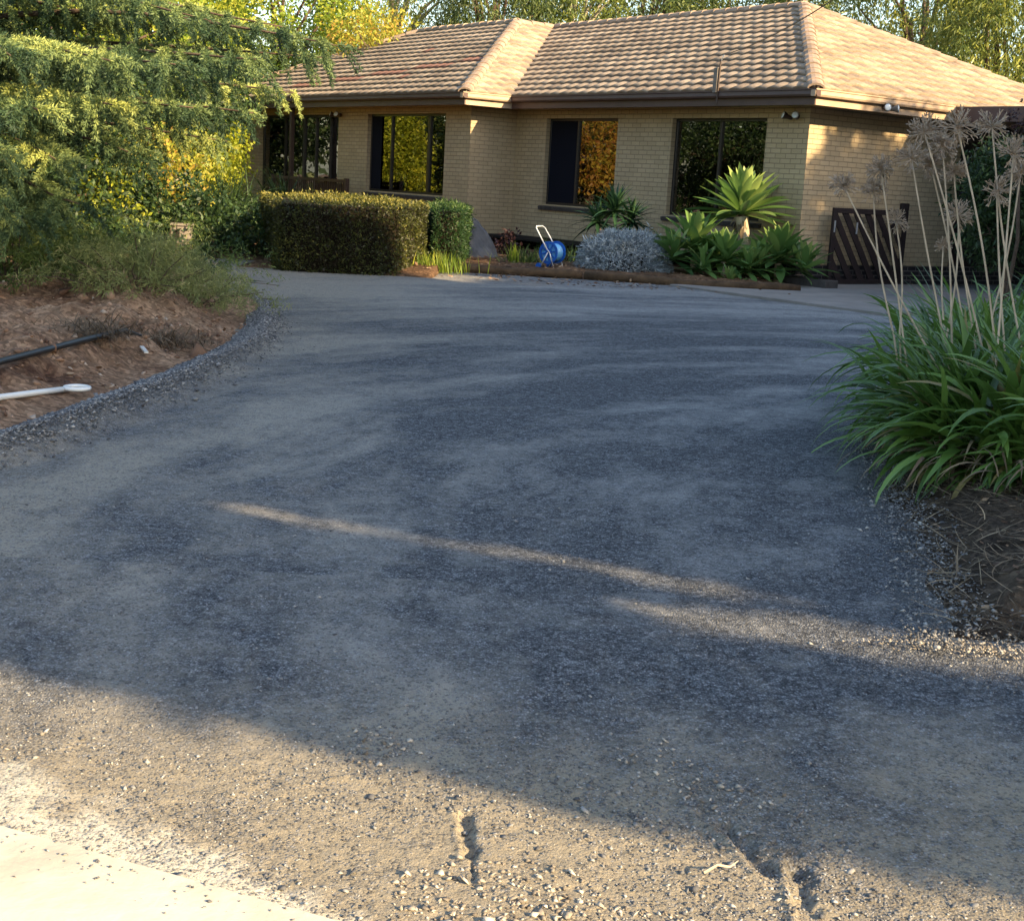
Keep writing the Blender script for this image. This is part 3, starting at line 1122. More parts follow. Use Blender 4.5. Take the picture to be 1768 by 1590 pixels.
# concrete strip, lower left
MAT['concrete'] = mat_plain('pale_concrete', (.52, .47, .38), .9, .2, .2, 3.5, .003)
ca, cb = G(0, 1437), G(545, 1592)
d = (cb - ca).normalized()
ang = math.atan2(d.y, d.x)
T = Matrix.Translation((ca.x, ca.y, 0)) @ Matrix.Rotation(ang, 4, 'Z')
cs = MB().box(-6, 9, -1.6, 0, -.1, .022, T).build('concrete_strip', MAT['concrete'], bevel=.006)
tag(cs, 'sunlit pale concrete strip across the near left corner', kind='structure')
xs_ = RS.uniform(-.7, .8, 160)
ys_ = -np.abs(RS.normal(0, .05, 160)) - RS.uniform(0, .1, 160) * RS.uniform(0, 1, 160)
pw = [T @ Vector((a, b, .024)) for a, b in zip(xs_, ys_)]
tag(stones('spilled_gravel', np.array([p.x for p in pw]), np.array([p.y for p in pw]), np.array([p.z for p in pw]), .003 * np.exp(RS.normal(0, .4, 160)), MAT['stone']),
    'a few small stones spilled on the concrete strip', kind='stuff')


def bed_mesh(name, xr_, yr_, step, hfun, mat, label):
    xs = np.arange(xr_[0], xr_[1], step)
    ys = np.arange(yr_[0], yr_[1], step)
    X, Y = np.meshgrid(xs, ys)
    Z = hfun(X, Y)
    i = np.arange(X.size).reshape(X.shape)
    Fc = np.stack([i[:-1, :-1], i[:-1, 1:], i[1:, 1:], i[1:, :-1]], -1).reshape(-1, 4)
    zf = Z.ravel()[Fc].max(1)
    Fc = Fc[zf > -.1]
    o = link(name, np_mesh(name, np.stack([X, Y, Z], -1).reshape(-1, 3), Fc, mat, smooth=True))
    return tag(o, label, kind='structure')


def soil_mat(name, a, b, c):
    m = M(name, .95, .15)
    o = m.coord('Object')
    f = m.math('ADD', m.math('MULTIPLY', m.noise(o, 1.1, 5, .65), .6), m.math('MULTIPLY', m.noise(o, 9, 5, .7), .4))
    base = m.ramp(f, [(.36, a), (.5, b), (.64, c)])
    litter = m.n('ShaderNodeTexVoronoi')
    litter.inputs['Scale'].default_value = 34
    m.l(o, litter.inputs['Vector'])
    sc = m.n('ShaderNodeSeparateColor')
    m.l(litter.outputs['Color'], sc.inputs[0])
    m.color(m.mix(.75, base, m.ramp(sc.outputs[0], [(.1, .5), (.6, 1.0), (.95, 1.5)]), 'MULTIPLY'))
    m.bump(m.noise(o, 45, 6, .75), .03)
    return m.m


MAT['red_soil'] = soil_mat('red_brown_soil', (.12, .06, .036), (.33, .20, .12), (.50, .33, .21))
MAT['mulch'] = soil_mat('straw_mulch', (.035, .026, .02), (.075, .055, .04), (.16, .115, .075))


def sst(a, b, v):
    t = np.clip((v - a) / (b - a), 0, 1)
    return t * t * (3 - 2 * t)


def left_h(X, Y):
    d = edge_x(LB, Y) - X
    d = np.minimum(d, (20.6 - Y) * 1.2)
    h = -.14 + .15 * sst(-.25, .08, d) + .24 * sst(.05, 1.1, d) + .13 * sst(.8, 3.2, d) * (fbm(X * .8, Y * .8, 13, 3))
    h += (.20 * (fbm(X * 2.6, Y * 2.6, 14, 4) - .45) + .17 * (fbm(X * 6, Y * 6, 18, 4) - .5)) * sst(.1, .7, d)
    # two low heaps of red earth
    for hx, hy, r, a in ((-3.55, 12.6, .5, .16), (-3.9, 12.9, .35, .1), (-3.0, 14.3, .45, .16), (-5.2, 12.2, .6, .12)):
        h += a * np.exp(-(((X - hx) ** 2 + (Y - hy) ** 2) / r ** 2))
    return h


def right_h(X, Y):
    d = np.minimum(X - edge_x(RB, Y), Y - 4.62 + .25 * np.clip(X - 2, 0, 9)) + .22 * (fbm(X * 2.3, Y * 2.3, 46, 3) - .5)
    d = np.minimum(d, (17.5 - Y))
    return -.14 + .15 * sst(-.12, .06, d) + .16 * sst(0, .5, d) + .10 * sst(.4, 1.5, d) + (.07 * (fbm(X * 4, Y * 4, 41, 4) - .5) + .03 * (fbm(X * 17, Y * 17, 44, 3) - .5)) * sst(0, .3, d)


bed_mesh('garden_bed', (-13, -2.0), (2.6, 21), .055, left_h, MAT['red_soil'], 'raised bed of red brown soil left of the driveway')
bed_mesh('garden_bed', (1.2, 12), (4.4, 17.6), .045, right_h, MAT['mulch'], 'straw mulched bed under the strappy plants on the right')

sz = .016 * np.exp(RS.normal(0, .6, len(CLX)))
MAT['clod'] = stone_mat('soil_clods', [(0, (.10, .05, .03)), (.5, (.26, .15, .09)), (.9, (.40, .26, .17)), (1, (.50, .42, .34))])
tag(stones('soil_clods', CLX, CLY, left_h(CLX, CLY), sz, MAT['clod'], flat=.75), 'crumbled clods of red soil over the left bed', kind='stuff')

# front bed between timber edging and the house
FB = [(-1.35, 22.4), (-.2, 22.6), (1.0, 22.45), (2.3, 22.1), (3.4, 21.9), (4.45, 22.1)]


def front_h(X, Y):
    d = Y - np.interp(X, [a for a, b in FB], [b for a, b in FB])
    dx = np.minimum(X + 4.4, 4.55 - X)
    d2 = np.minimum(d, dx)
    d2 = np.where(X < -1.35, np.minimum(Y - 20.55, dx), d2)
    return -.16 + .17 * sst(-.06, .03, d2) + .10 * sst(0, .5, d2) + .10 * (fbm(X * 2.2, Y * 2.2, 53, 4) - .4) * sst(.1, .6, d2)


MAT['bark_mulch'] = soil_mat('bark_mulch', (.06, .035, .02), (.15, .085, .045), (.27, .16, .09))
bed_mesh('garden_bed', (-6, 4.6), (20.4, 34), .08, front_h, MAT['bark_mulch'], 'bark mulched bed along the front wall of the house')


def yard_h(X, Y):
    d = np.minimum(Y - (21.6 + .6 * np.sin(X * .5)) - .9 * (X > -5), -3.9 - X)
    return -.14 + .17 * sst(-.3, .3, d) + .12 * sst(0, 4, d) + .06 * (fbm(X * 1.5, Y * 1.5, 61, 3) - .5)


bed_mesh('yard', (-30, -3.6), (20.4, 46), .16, yard_h, MAT['bark_mulch'], 'leaf strewn ground left of the house')

# timber edging logs
for k, (a, b) in enumerate(((FB[0], FB[2]), (FB[2], FB[5]))):
    pts = []
    for t in np.linspace(0, 1, 12):
        x = a[0] + (b[0] - a[0]) * t + (.02 if k else -.02)
        y = float(np.interp(x, [q[0] for q in FB], [q[1] for q in FB]))
        pts.append((x, y, .05 + .012 * math.sin(t * 9)))
    o = MB().tube(pts, [.075 + .01 * math.sin(i * 2.1) for i in range(12)], 10).build('timber_edging', MAT['sleeper'], smooth=True)
    tag(o, ['long weathered log edging the bed below the hose reel', 'long weathered log edging the bed below the spiky agaves'][k], 'garden edging', 'timber logs edging the front bed')
sl = MB()
Ts = HM
sl.box(.25, 4.5, -3.2, 3.3, -.1, .035, HM)
o = sl.build('concrete_path', mat_plain('path_concrete', (.24, .215, .19), .9, .2, .2, 2, .002), bevel=.005)
tag(o, 'narrow concrete path in front of the dark gate', kind='structure')
o = MB().box(-.25, 1.0, -.35, -.03, -.1, .16, HM).build('brick_step', MAT['sill'], bevel=.01)
tag(o, 'low brown brick step at the right corner of the house', 'step')

# ------------------------------------------------------------------ LEAF MATERIALS
MAT['agap'] = mat_leaf('strap_leaf', [(0, (.03, .065, .012)), (.5, (.085, .165, .026)), (.92, (.17, .28, .06)), (.97, (.22, .19, .06)), (1, (.30, .22, .09))], .38, .25, .5)
MAT['agave'] = mat_leaf('agave_leaf', [(0, (.035, .09, .03)), (.5, (.12, .22, .055)), (1, (.46, .54, .17))], .45, .3, .45)
MAT['echium'] = mat_leaf('dark_rosette_leaf', [(0, (.012, .035, .016)), (.5, (.022, .06, .025)), (1, (.05, .10, .045))], .5, .2)
MAT['silver'] = mat_leaf('silver_leaf', [(0, (.12, .15, .17)), (.5, (.30, .34, .36)), (1, (.56, .60, .60))], .8, .15, .2)
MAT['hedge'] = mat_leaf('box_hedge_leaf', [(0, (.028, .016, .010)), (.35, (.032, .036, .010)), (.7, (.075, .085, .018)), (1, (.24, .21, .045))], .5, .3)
MAT['hedge2'] = mat_leaf('green_hedge_leaf', [(0, (.012, .03, .012)), (.6, (.03, .07, .02)), (1, (.09, .14, .03))], .5, .3)
MAT['cedar'] = mat_leaf('cedar_needle', [(0, (.012, .026, .014)), (.4, (.045, .085, .040)), (.75, (.20, .26, .09)), (1, (.44, .47, .13))], .6, .2, .3)
MAT['bright'] = mat_leaf('yellow_green_leaf', [(0, (.07, .12, .015)), (.5, (.20, .28, .03)), (1, (.42, .42, .05))], .5, .45)
MAT['bright2'] = mat_leaf('yellow_leaf', [(0, (.10, .14, .015)), (.5, (.32, .36, .03)), (1, (.55, .50, .05))], .5, .45)
MAT['autumn'] = mat_leaf('autumn_leaf', [(0, (.22, .08, .02)), (.3, (.42, .24, .05)), (.6, (.46, .40, .06)), (1, (.20, .26, .04))], .5, .45)
MAT['gum'] = mat_leaf('gum_leaf', [(0, (.05, .08, .02)), (.5, (.15, .19, .04)), (1, (.36, .36, .07))], .45, .35)
MAT['gum_dark'] = mat_leaf('dark_gum_leaf', [(0, (.025, .045, .018)), (.5, (.065, .10, .03)), (1, (.17, .20, .05))], .5, .3)
MAT['olive'] = mat_leaf('olive_scrub_leaf', [(0, (.07, .08, .03)), (.5, (.19, .22, .07)), (.85, (.36, .36, .13)), (1, (.42, .32, .19))], .6, .3)
MAT['weed'] = mat_leaf('green_weed_leaf', [(0, (.03, .05, .015)), (.5, (.10, .15, .035)), (1, (.26, .29, .07))], .55, .35)
MAT['dark_green'] = mat_leaf('dark_shrub_leaf', [(0, (.012, .025, .010)), (.6, (.03, .06, .018)), (1, (.08, .13, .035))], .5, .25)
MAT['red_leaf'] = mat_leaf('dark_red_leaf', [(0, (.02, .010, .012)), (1, (.06, .025, .025))], .5, .2)
MAT['straw'] = mat_leaf('straw', [(0, (.07, .05, .032)), (.6, (.18, .13, .08)), (1, (.34, .26, .16))], .8, .1)
MAT['litter'] = mat_leaf('dead_leaf', [(0, (.06, .03, .02)), (.5, (.20, .11, .06)), (1, (.42, .28, .16))], .8, .1)
MAT['core'] = mat_plain('hedge_twigs', (.018, .014, .009), .95, .1, .3, 8)


def ribbons(B, az, L, Wd, e0, bend, T, seg=9, fold=.25, prof='strap', twist=0.0):
    "arching leaves; all arrays of length n; e0 start elevation, bend total fall of the angle (radians)"
    n = len(B)
    t = np.linspace(0, 1, seg + 1)
    el = e0[:, None] - bend[:, None] * t[None] ** 1.35
    azv = az[:, None] + twist * RS.normal(0, 1, (n, 1)) * t[None]
    dl = (L / seg)[:, None]
    dx = np.cos(el) * np.cos(azv) * dl
    dy = np.cos(el) * np.sin(azv) * dl
    dz = np.sin(el) * dl
    z0 = np.zeros((n, 1))
    X = B[:, :1] + np.concatenate([z0, np.cumsum(dx[:, :-1], 1)], 1)
    Y = B[:, 1:2] + np.concatenate([z0, np.cumsum(dy[:, :-1], 1)], 1)
    Z = B[:, 2:3] + np.concatenate([z0, np.cumsum(dz[:, :-1], 1)], 1)
    if prof == 'strap':
        w = (.65 + .35 * np.sin(PI * np.clip(t * 1.2, 0, 1))) * np.clip((1 - t ** 4), 0, 1) ** .8
    elif prof == 'agave':
        w = np.interp(t, [0, .15, .5, .75, .92, 1], [.55, .5, 1.0, .85, .35, .02])
    else:
        w = np.interp(t, [0, .3, 1], [.6, 1, .02])
    w = w[None] * Wd[:, None] * .5
    rot = RS.normal(0, .25, (n, 1))
    sx = -np.sin(azv) * np.cos(rot)
    sy = np.cos(azv) * np.cos(rot)
    szz = np.sin(rot) * np.ones_like(azv)
    ux, uy, uz = -np.sin(el) * np.cos(azv), -np.sin(el) * np.sin(azv), np.cos(el)
    f = fold * w
    Lf = np.stack([X + sx * w + ux * f, Y + sy * w + uy * f, Z + szz * w + uz * f], -1)
    Cn = np.stack([X, Y, Z], -1)
    Rt = np.stack([X - sx * w + ux * f, Y - sy * w + uy * f, Z - szz * w + uz * f], -1)
    V = np.stack([Lf, Cn, Rt], 2)       # n, seg+1, 3, 3
    V = V.reshape(-1, 3)
    per = (seg + 1) * 3
    f0 = []
    for k in range(seg):
        a = k * 3
        f0 += [(a, a + 1, a + 4, a + 3), (a + 1, a + 2, a + 5, a + 4)]
    f0 = np.array(f0)
    Fc = (f0[None] + (np.arange(n) * per)[:, None, None]).reshape(-1, 4)
    return V, Fc, np.repeat(np.clip(T, 0, 1), len(f0))


def U(a, b, n): return RS.uniform(a, b, n)


# ------------------------------------------------------------------ AGAPANTHUS on the right
def fan_leaves(cl, x, y, z, n, L=.62, Wd=.034, azc=None, spread=.9, e=(.5, 1.45), bend=(1.2, 2.6), sp=.07):
    B = np.stack([x + RS.normal(0, sp, n), y + RS.normal(0, sp, n), np.full(n, z)], 1)
    a = U(0, 2 * PI, n) if azc is None else azc + RS.normal(0, spread, n)
    T = np.where(RS.uniform(0, 1, n) > .955, .985, U(.05, .9, n))
    cl.add(*ribbons(B, a, L * U(.65, 1.2, n), Wd * U(.7, 1.25, n), U(e[0], e[1], n), U(bend[0], bend[1], n), T, 10, .3, 'strap', .25))


HEADS = [  # head px, base px, depth, radius
    ((1596, 229), (1698, 554), 7.6, .085), ((1653, 222), (1720, 580), 7.3, .09), ((1627, 253), (1648, 520), 7.9, .07), ((1713, 220), (1766, 560), 7.6, .085),
    ((1574, 275), (1636, 512), 7.9, .08), ((1607, 287), (1668, 560), 8.1, .06), ((1647, 300), (1690, 500), 8.0, .06), ((1750, 267), (1724, 560), 7.2, .085),
    ((1721, 333), (1742, 520), 7.5, .075), ((1521, 293), (1560, 545), 8.0, .065), ((1457, 322), (1608, 585), 7.9, .065), ((1508, 330), (1543, 548), 8.2, .065),
    ((1655, 373), (1640, 505), 8.2, .075), ((1547, 383), (1556, 520), 8.3, .06), ((1629, 425), (1634, 510), 8.6, .035), ((1762, 300), (1700, 560), 7.9, .07)]
plants = [('large strappy agapanthus clump overhanging the gravel edge on the right', [(2.55, 7.6), (2.78, 7.95), (2.7, 8.4), (2.5, 8.15), (2.95, 7.5), (2.4, 7.15), (2.9, 8.9), (3.2, 8.1), (2.75, 7.4), (3.5, 7.7)], .76),
          ('agapanthus clump at the right frame edge with green leaves over dry straw', [(2.75, 6.55), (3.0, 6.2), (2.62, 6.75), (3.1, 6.75), (3.3, 7.2), (2.95, 7.05), (2.5, 6.95)], .70),
          ('agapanthus clump behind the others reaching toward the dark gate', [(3.0, 9.6), (3.35, 10.1), (3.5, 9.2), (3.9, 9.9), (3.7, 8.6), (4.3, 10.8), (3.2, 9.2), (3.8, 8.2)], .84)]
for pi, (lab, cs_, L) in enumerate(plants):
    t = thing('agapanthus', lab, 'plant', (cs_[0][0], cs_[0][1], 0), 0, 'agapanthus clumps in the right bed')
    cl = Cloud()
    for (x, y) in cs_:
        z = float(right_h(np.array([x]), np.array([y]))[0]) + .03
        x0, y0 = x - cs_[0][0], y - cs_[0][1]
        fan_leaves(cl, x0, y0, z, 84, L, .062, e=(.35, 1.5), bend=(1.0, 2.4), sp=.10)
        fan_leaves(cl, x0, y0, z, 46, L * 1.05, .050, e=(1.0, 1.5), bend=(.5, 1.5), sp=.08)
        fan_leaves(cl, x0, y0, z - .02, 26, L * .8, .040, azc=math.radians(200), spread=.8, e=(.1, .7), bend=(1.0, 1.9), sp=.1)
    cl.build('leaves', MAT['agap'], t)
    dry = Cloud()
    for (x, y) in cs_:
        z = float(right_h(np.array([x]), np.array([y]))[0]) + .02
        n = 110
        B = np.stack([x - cs_[0][0] + RS.normal(0, .17, n), y - cs_[0][1] + RS.normal(0, .14, n), np.full(n, z + .05)], 1)
        dry.add(*ribbons(B, U(0, 2 * PI, n), U(.25, .5, n), U(.008, .02, n), U(-.2, .7, n), U(1.0, 2.2, n), U(0, 1, n), 7, .2, 'strap', .6))
    dry.build('dead_leaves', MAT['straw'], t)
    if pi == 0:
        clump = t


def seed_head(stalk, c, r, dense):
    "dry umbel: thin pedicels each ending in a small split capsule"
    mb = MB()
    n = int(85 * dense * random.uniform(.75, 1.2))
    sq = random.uniform(.7, 1.05)
    lop = Vector((random.uniform(-.3, .3), random.uniform(-.3, .3), random.uniform(-.1, .35)))
    for k in range(n):
        d = Vector(rand_dirs(1)[0])
        d.z = d.z * sq + .22
        d += lop * .5
        d.normalize()
        rr_ = r * random.uniform(.5, 1.08)
        mid = c + d * rr_ * .55 + Vector((random.uniform(-.012, .012), random.uniform(-.012, .012), random.uniform(-.008, .016)))
        tip = c + d * rr_
        tw = d.orthogonal().normalized()
        mb.tube([c, mid, tip], [.0021, .0019, .0028], 3, False)
        for s_ in (0, 1, 2):
            q = Matrix.Rotation(s_ * 2.09 + k, 3, d) @ tw
            e = tip + d * random.uniform(.01, .028) + q * random.uniform(.008, .022)
            mb.face([tip - q * .005, e + d * .006, e - q * .010, tip + q * .005])
    return mb.build('seed_head', MAT['head_dry'], stalk, weld=False)


for i, (hp, bp_, yd, r) in enumerate(HEADS):
    a = P(bp_[0], bp_[1] + 30, yd - .15)
    a.z = min(a.z, .75)
    b = P(hp[0], hp[1], yd)
    o = clump.location
    a, b = a - o, b - o
    bowv = Vector((random.uniform(-.03, .03), 0, 0))
    pts = [a.lerp(b, k / 10) + bowv * math.sin(PI * k / 10) for k in range(11)]
    d0 = (a - b).normalized()
    pts = [a + d0 * .25] + pts
    s = MB().tube(pts, [.0062] * 3 + [.0055] * 5 + [.0048] * 4, 7).build('flower_stalk', MAT['stem_dry'], clump, smooth=True)
    seed_head(s, b, r, .55 if i in (8, 13, 14) else 1.0)

# straw and dead leaves on the right bed
n = 9000
X = U(1.5, 4.2, n)
Y = U(4.6, 9.5, n)
k = (X - edge_x(RB, Y) > .02)
X, Y = X[k], Y[k]
n = len(X)
B = np.stack([X, Y, right_h(X, Y) + .004 + U(0, .02, n)], 1)
c = Cloud().add(*ribbons(B, U(0, 2 * PI, n), U(.06, .26, n), U(.003, .008, n), RS.normal(.05, .18, n), RS.normal(.1, .3, n), U(0, 1, n), 4, .1, 'strap', .5))
tag(c.build('straw_litter', MAT['straw']), 'dry straw and dead strap leaves lying on the right bed', kind='stuff')


def scatter_litter(name, X, Y, Z, size, mat, label):
    n = len(X)
    D = rand_dirs(n)
    D[:, 2] *= .18
    D = unit(D)
    C = np.stack([X, Y, Z], 1)
    A = np.stack([-D[:, 1], D[:, 0], RS.normal(0, .25, n)], 1)
    A = unit(A)
    L = size * U(.6, 1.4, n)[:, None]
    V = np.stack([C, C + D * L * .5 + A * L * .28, C + D * L, C + D * L * .5 - A * L * .28], 1).reshape(-1, 3)
    o = link(name, np_mesh(name, V, np.arange(4 * n).reshape(-1, 4), mat, U(0, 1, n)))
    return tag(o, label, kind='stuff')


n = 500
X = U(1.7, 3.6, n); Y = U(4.7, 7.2, n)
scatter_litter('leaf_litter', X, Y, right_h(X, Y) + .012, .035, MAT['litter'], 'brown dead leaves on the near right bed')
n = 5000
X = U(-9, -2.5, n); Y = U(6, 19, n)
k = (edge_x(LB, Y) - X > .15) & (fbm(X * 1.3, Y * 1.3, 71, 3) > .5)
X, Y = X[k], Y[k]
scatter_litter('leaf_litter', X, Y, left_h(X, Y) + .012, .05, MAT['litter'], 'dead leaves and twigs on the red soil bed')
n = 2500
X = U(-4, 4.5, n); Y = U(20.8, 26, n)
scatter_litter('leaf_litter', X, Y, np.maximum(front_h(X, Y), 0) + .015, .07, MAT['litter'], 'dead leaves under the plants of the front bed')

# ------------------------------------------------------------------ FRONT BED PLANTS
def rosette(cl, c, n, L, Wd, e=(.0, 1.45), bend=(.2, .9), tb=(.2, .9), prof='agave', fold=.3, axis=None):
    B = np.tile(np.array([c]), (n, 1)) + RS.normal(0, .02, (n, 3))
    k = np.arange(n)
    az_ = k * 2.39996 + RS.normal(0, .15, n)
    f = k / max(1, n - 1)
    el = e[0] + (e[1] - e[0]) * f ** .9
    LL = L * (1 - .35 * f) * U(.88, 1.1, n)
    B[:, 2] += f * .10
    cl.add(*ribbons(B, az_, LL, Wd * U(.85, 1.1, n), el, U(bend[0], bend[1], n) * (1 - .6 * f), U(tb[0], tb[1], n) * .6 + .4 * f, 9, fold, prof, .05))


ag = thing('tall_agave', 'tall agave with a big yellow green rosette on a bare trunk before the right window', 'plant', P(1283, 480, 24.1))
ag.location.z = 0
top = P(1281, 372, 24.1) - ag.location
cl = Cloud()
rosette(cl, top, 70, 1.08, .20, e=(-.1, 1.5), bend=(.1, .55), tb=(.35, 1))
cl.build('rosette', MAT['agave'], ag)
MB().tube([(0, 0, 0), (.02, 0, .3), top - Vector((0, 0, .02))], [.09, .085, .12], 12).build('trunk', MAT['stem_dry'], ag, smooth=True)
cl = Cloud()
rosette(cl, top - Vector((0, 0, .03)), 26, .45, .08, e=(-1.5, -.9), bend=(0, .3), tb=(.2, 1))
cl.build('dead_leaves', MAT['straw'], ag)
for i, (px, py, yd, L, n, lab) in enumerate(((1200, 425, 23.8, .98, 50, 'low agave clump left of the tall agave beside the silver bush'),
                                             (1345, 442, 23.6, .92, 46, 'low darker agave clump at the right corner of the house'),
                                             (1252, 442, 23.3, .74, 42, 'small bright agave clump directly under the tall agave'),
                                             (1262, 484, 22.9, .42, 30, 'pale small agave clump at the timber edging'))):
    c = P(px, py, yd)
    t = thing('low_agave', lab, 'plant', (c.x, c.y, 0), 0, 'low agaves around the tall one')
    cl = Cloud()
    rosette(cl, (0, 0, c.z - .12), n, L, .14 * L / .8, e=(-.3, 1.45), bend=(.1, .6), tb=(.1, .75))
    if i != 3:
        for dx, dy, dz in ((.38, -.2, -.12), (-.38, -.25, -.14)):
            rosette(cl, (dx, dy, max(.1, c.z - .12 + dz)), 26, L * .78, .11 * L / .8, e=(-.3, 1.4), bend=(.1, .6), tb=(.1, .8))
    cl.build('leaves', MAT['agave'] if i != 1 else MAT['echium'], t) if False else cl.build('leaves', MAT['agave'], t)
    MB().tube([(0, 0, 0), (0, 0, max(.1, c.z - .1))], .06, 8).build('stem', MAT['stem_dry'], t, smooth=True)

ec = thing('rosette_shrub', 'dark green palm like shrub with spiky rosettes below the middle window', 'shrub', P(1062, 440, 25.3))
ec.location.z = 0
cl = Cloud()
stems = MB()
for px, py, r, n in ((1062, 368, .74, 70), (1092, 384, .60, 48), (1032, 386, .60, 48)):
    c = P(px, py, 25.3) - ec.location
    rosette(cl, c, n, r, .075, e=(-.5, 1.4), bend=(.3, 1.1), tb=(.1, .9), prof='lance')
    stems.tube([(0, 0, 0), (c.x * .5, 0, c.z * .55), c], [.03, .025, .02], 8)
cl.build('leaves', MAT['echium'], ec)
stems.build('stems', MAT['bark'], ec, smooth=True)

# silver bush
sb = thing('silver_bush', 'rounded silver grey bush between hose reel and agaves', 'shrub', P(1078, 470, 23.7))
sb.location.z = 0
cl = Cloud()
n = 13000
th = U(0, 2 * PI, n)
ph = np.arccos(U(-.05, 1, n))
lump = 1 + .75 * (fbm(np.cos(th) * np.sin(ph) * 2.6 + 7, np.sin(th) * np.sin(ph) * 2.6 + np.cos(ph) * 2.2 + 3, 83, 3) - .5)
d = np.stack([np.cos(th) * np.sin(ph), np.sin(th) * np.sin(ph), np.cos(ph)], 1)
C = d * np.array([[.80, .58, .74]]) * (lump * U(.70, 1.02, n) ** .7)[:, None]
C[:, 2] += .05
D = unit(d * .7 + rand_dirs(n) * .7 + np.array([[0, 0, -.15]]))
cl.add(*leaves(C, D, .095, .018, RS.normal(.55, .3, n)))
cl.build('foliage', MAT['silver'], sb)
MB().tube([(0, 0, 0), (0, 0, .3), (0, 0, .55)], [.42, .46, .2], 12).build('twigs', MAT['core'], sb, smooth=True)

# strappy green tuft by the reel, red plant, other low plants
def tuft(name, label, cat, px, py, yd, n, L, Wd, mat, spread=.2, e=(.7, 1.5), bend=(.2, 1.2), seg=6, group=None, z=0.0, rad=None):
    c = P(px, py, yd)
    t = thing(name, label, cat, (c.x, c.y, z), 0, group)
    B = np.stack([RS.normal(0, spread, n), RS.normal(0, spread * .7, n), np.zeros(n)], 1)
    Cloud().add(*ribbons(B, U(0, 2 * PI, n), L * U(.6, 1.2, n), Wd * U(.7, 1.2, n), U(e[0], e[1], n), U(bend[0], bend[1], n), U(0, 1, n), seg, .2, 'lance', .1)).build('leaves', MAT[mat], t)
    return t


tuft('grass_tuft', 'green strappy tuft left of the blue hose reel', 'plant', 905, 460, 24.3, 170, .42, .022, 'weed', .22, z=.05)
tuft('grass_tuft', 'small bright upright tuft in front of the dark brick base', 'plant', 885, 455, 24.0, 30, .42, .03, 'bright', .05, e=(1.2, 1.55), bend=(.05, .4), z=.05)
tuft('grass_tuft', 'low dark green tuft behind the blue hose reel', 'plant', 985, 440, 25.3, 140, .5, .02, 'dark_green', .25, z=.05)
c = P(870, 430, 26.6)
t = thing('red_leaved_plant', 'small dark red leaved plant against the dark brick base', 'plant', (c.x, c.y, 0))
cen = [(RS.normal(0, .18), RS.normal(0, .12), .28 + RS.normal(0, .12)) for _ in range(26)]
Cloud().add(*blob_leaves(cen, .10, 16, .09, .045, 0)).build('foliage', MAT['red_leaf'], t)
MB().tube([(0, 0, 0), (0, 0, .3)], .012, 6).build('stem', MAT['bark'], t)
# grey rock beside the hedge


def rock(label, c, sx, sy, szz, seed, name='boulder', mat='rock'):
    bm = bmesh.new()
    bmesh.ops.create_icosphere(bm, subdivisions=4, radius=1)
    for v in bm.verts:
        p = v.co
        nz = fbm(np.array([p.x * 1.3 + seed]), np.array([p.y * 1.3 + p.z * 1.1]), seed, 4)[0]
        v.co = p * (.78 + .45 * nz)
        q = max(0, v.co.z)
        v.co.x *= (1 - .45 * q)
        v.co.y *= (1 - .45 * q)
        v.co = Vector((v.co.x * sx, v.co.y * sy, v.co.z * szz))
    me = bpy.data.meshes.new(name)
    bm.to_mesh(me)
    bm.free()
    me.materials.append(MAT[mat])
    o = link(name, me, None, c)
    return tag(o, label, 'rock')


c = P(812, 440, 25.3)
rock('pointed grey boulder beside the green hedge end', (c.x, c.y, .02), .55, .4, .72, 3)
c = P(1010, 452, 24.5)
rock('low flat grey stone between hose reel and silver bush', (c.x, c.y, .03), .33, .25, .16, 9)

# ------------------------------------------------------------------ HOSE REEL
c = P(952, 466, 23.3)
hr = thing('hose_reel', 'blue plastic hose reel cart with white handle on the bed edge', 'hose reel', (c.x, c.y, .075), math.radians(-28))
hr.scale = (.88, .88, .95)


def ringdisc(mb, yc, r0, r1, th_, n=28):
    for k in range(n):
        a0, a1 = 2 * PI * k / n, 2 * PI * (k + 1) / n
        def q(r, a, y): return (r * math.cos(a), y, .30 + r * math.sin(a))
        for y, fl in ((yc - th_ / 2, 0), (yc + th_ / 2, 1)):
            f = [q(r0, a0, y), q(r1, a0, y), q(r1, a1, y), q(r0, a1, y)]
            mb.face(f if fl else f[::-1])
        mb.face([q(r1, a0, yc - th_ / 2), q(r1, a0, yc + th_ / 2), q(r1, a1, yc + th_ / 2), q(r1, a1, yc - th_ / 2)])


for s_ in (-1, 1):
    mb = MB()
    ringdisc(mb, s_ * .17, .155, .20, .018)
    ringdisc(mb, s_ * .17, .02, .055, .03)
    for k in range(8):
        a = k * PI / 4 + .2
        mb.bar((.05 * math.cos(a), s_ * .17, .30 + .05 * math.sin(a)), (.165 * math.cos(a), s_ * .17, .30 + .165 * math.sin(a)), .012, .03)
    mb.build('reel_flange', MAT['blue_plastic'], hr)
mb = MB()
for k in range(9):
    for j in range(3):
        rr_ = .085 + .028 * j
        pts = [(rr_ * math.cos(a), -.145 + .036 * k, .30 + rr_ * math.sin(a)) for a in np.linspace(0, 2 * PI, 21)]
        mb.tube(pts, .0165, 6, False)
mb.build('hose', MAT['blue_light'], hr, smooth=True)
mb = MB()
for s_ in (-1, 1):
    mb.tube([(.16, s_ * .20, .0), (.04, s_ * .20, .30), (-.08, s_ * .20, .42)], .012, 8)
    mb.tube([(-.17, s_ * .20, .0), (.0, s_ * .20, .30)], .012, 8)
mb.tube([(.16, -.2, .01), (.16, .2, .01)], .012, 8)
mb.build('leg_frame', MAT['metal'], hr, smooth=True)
mb = MB()
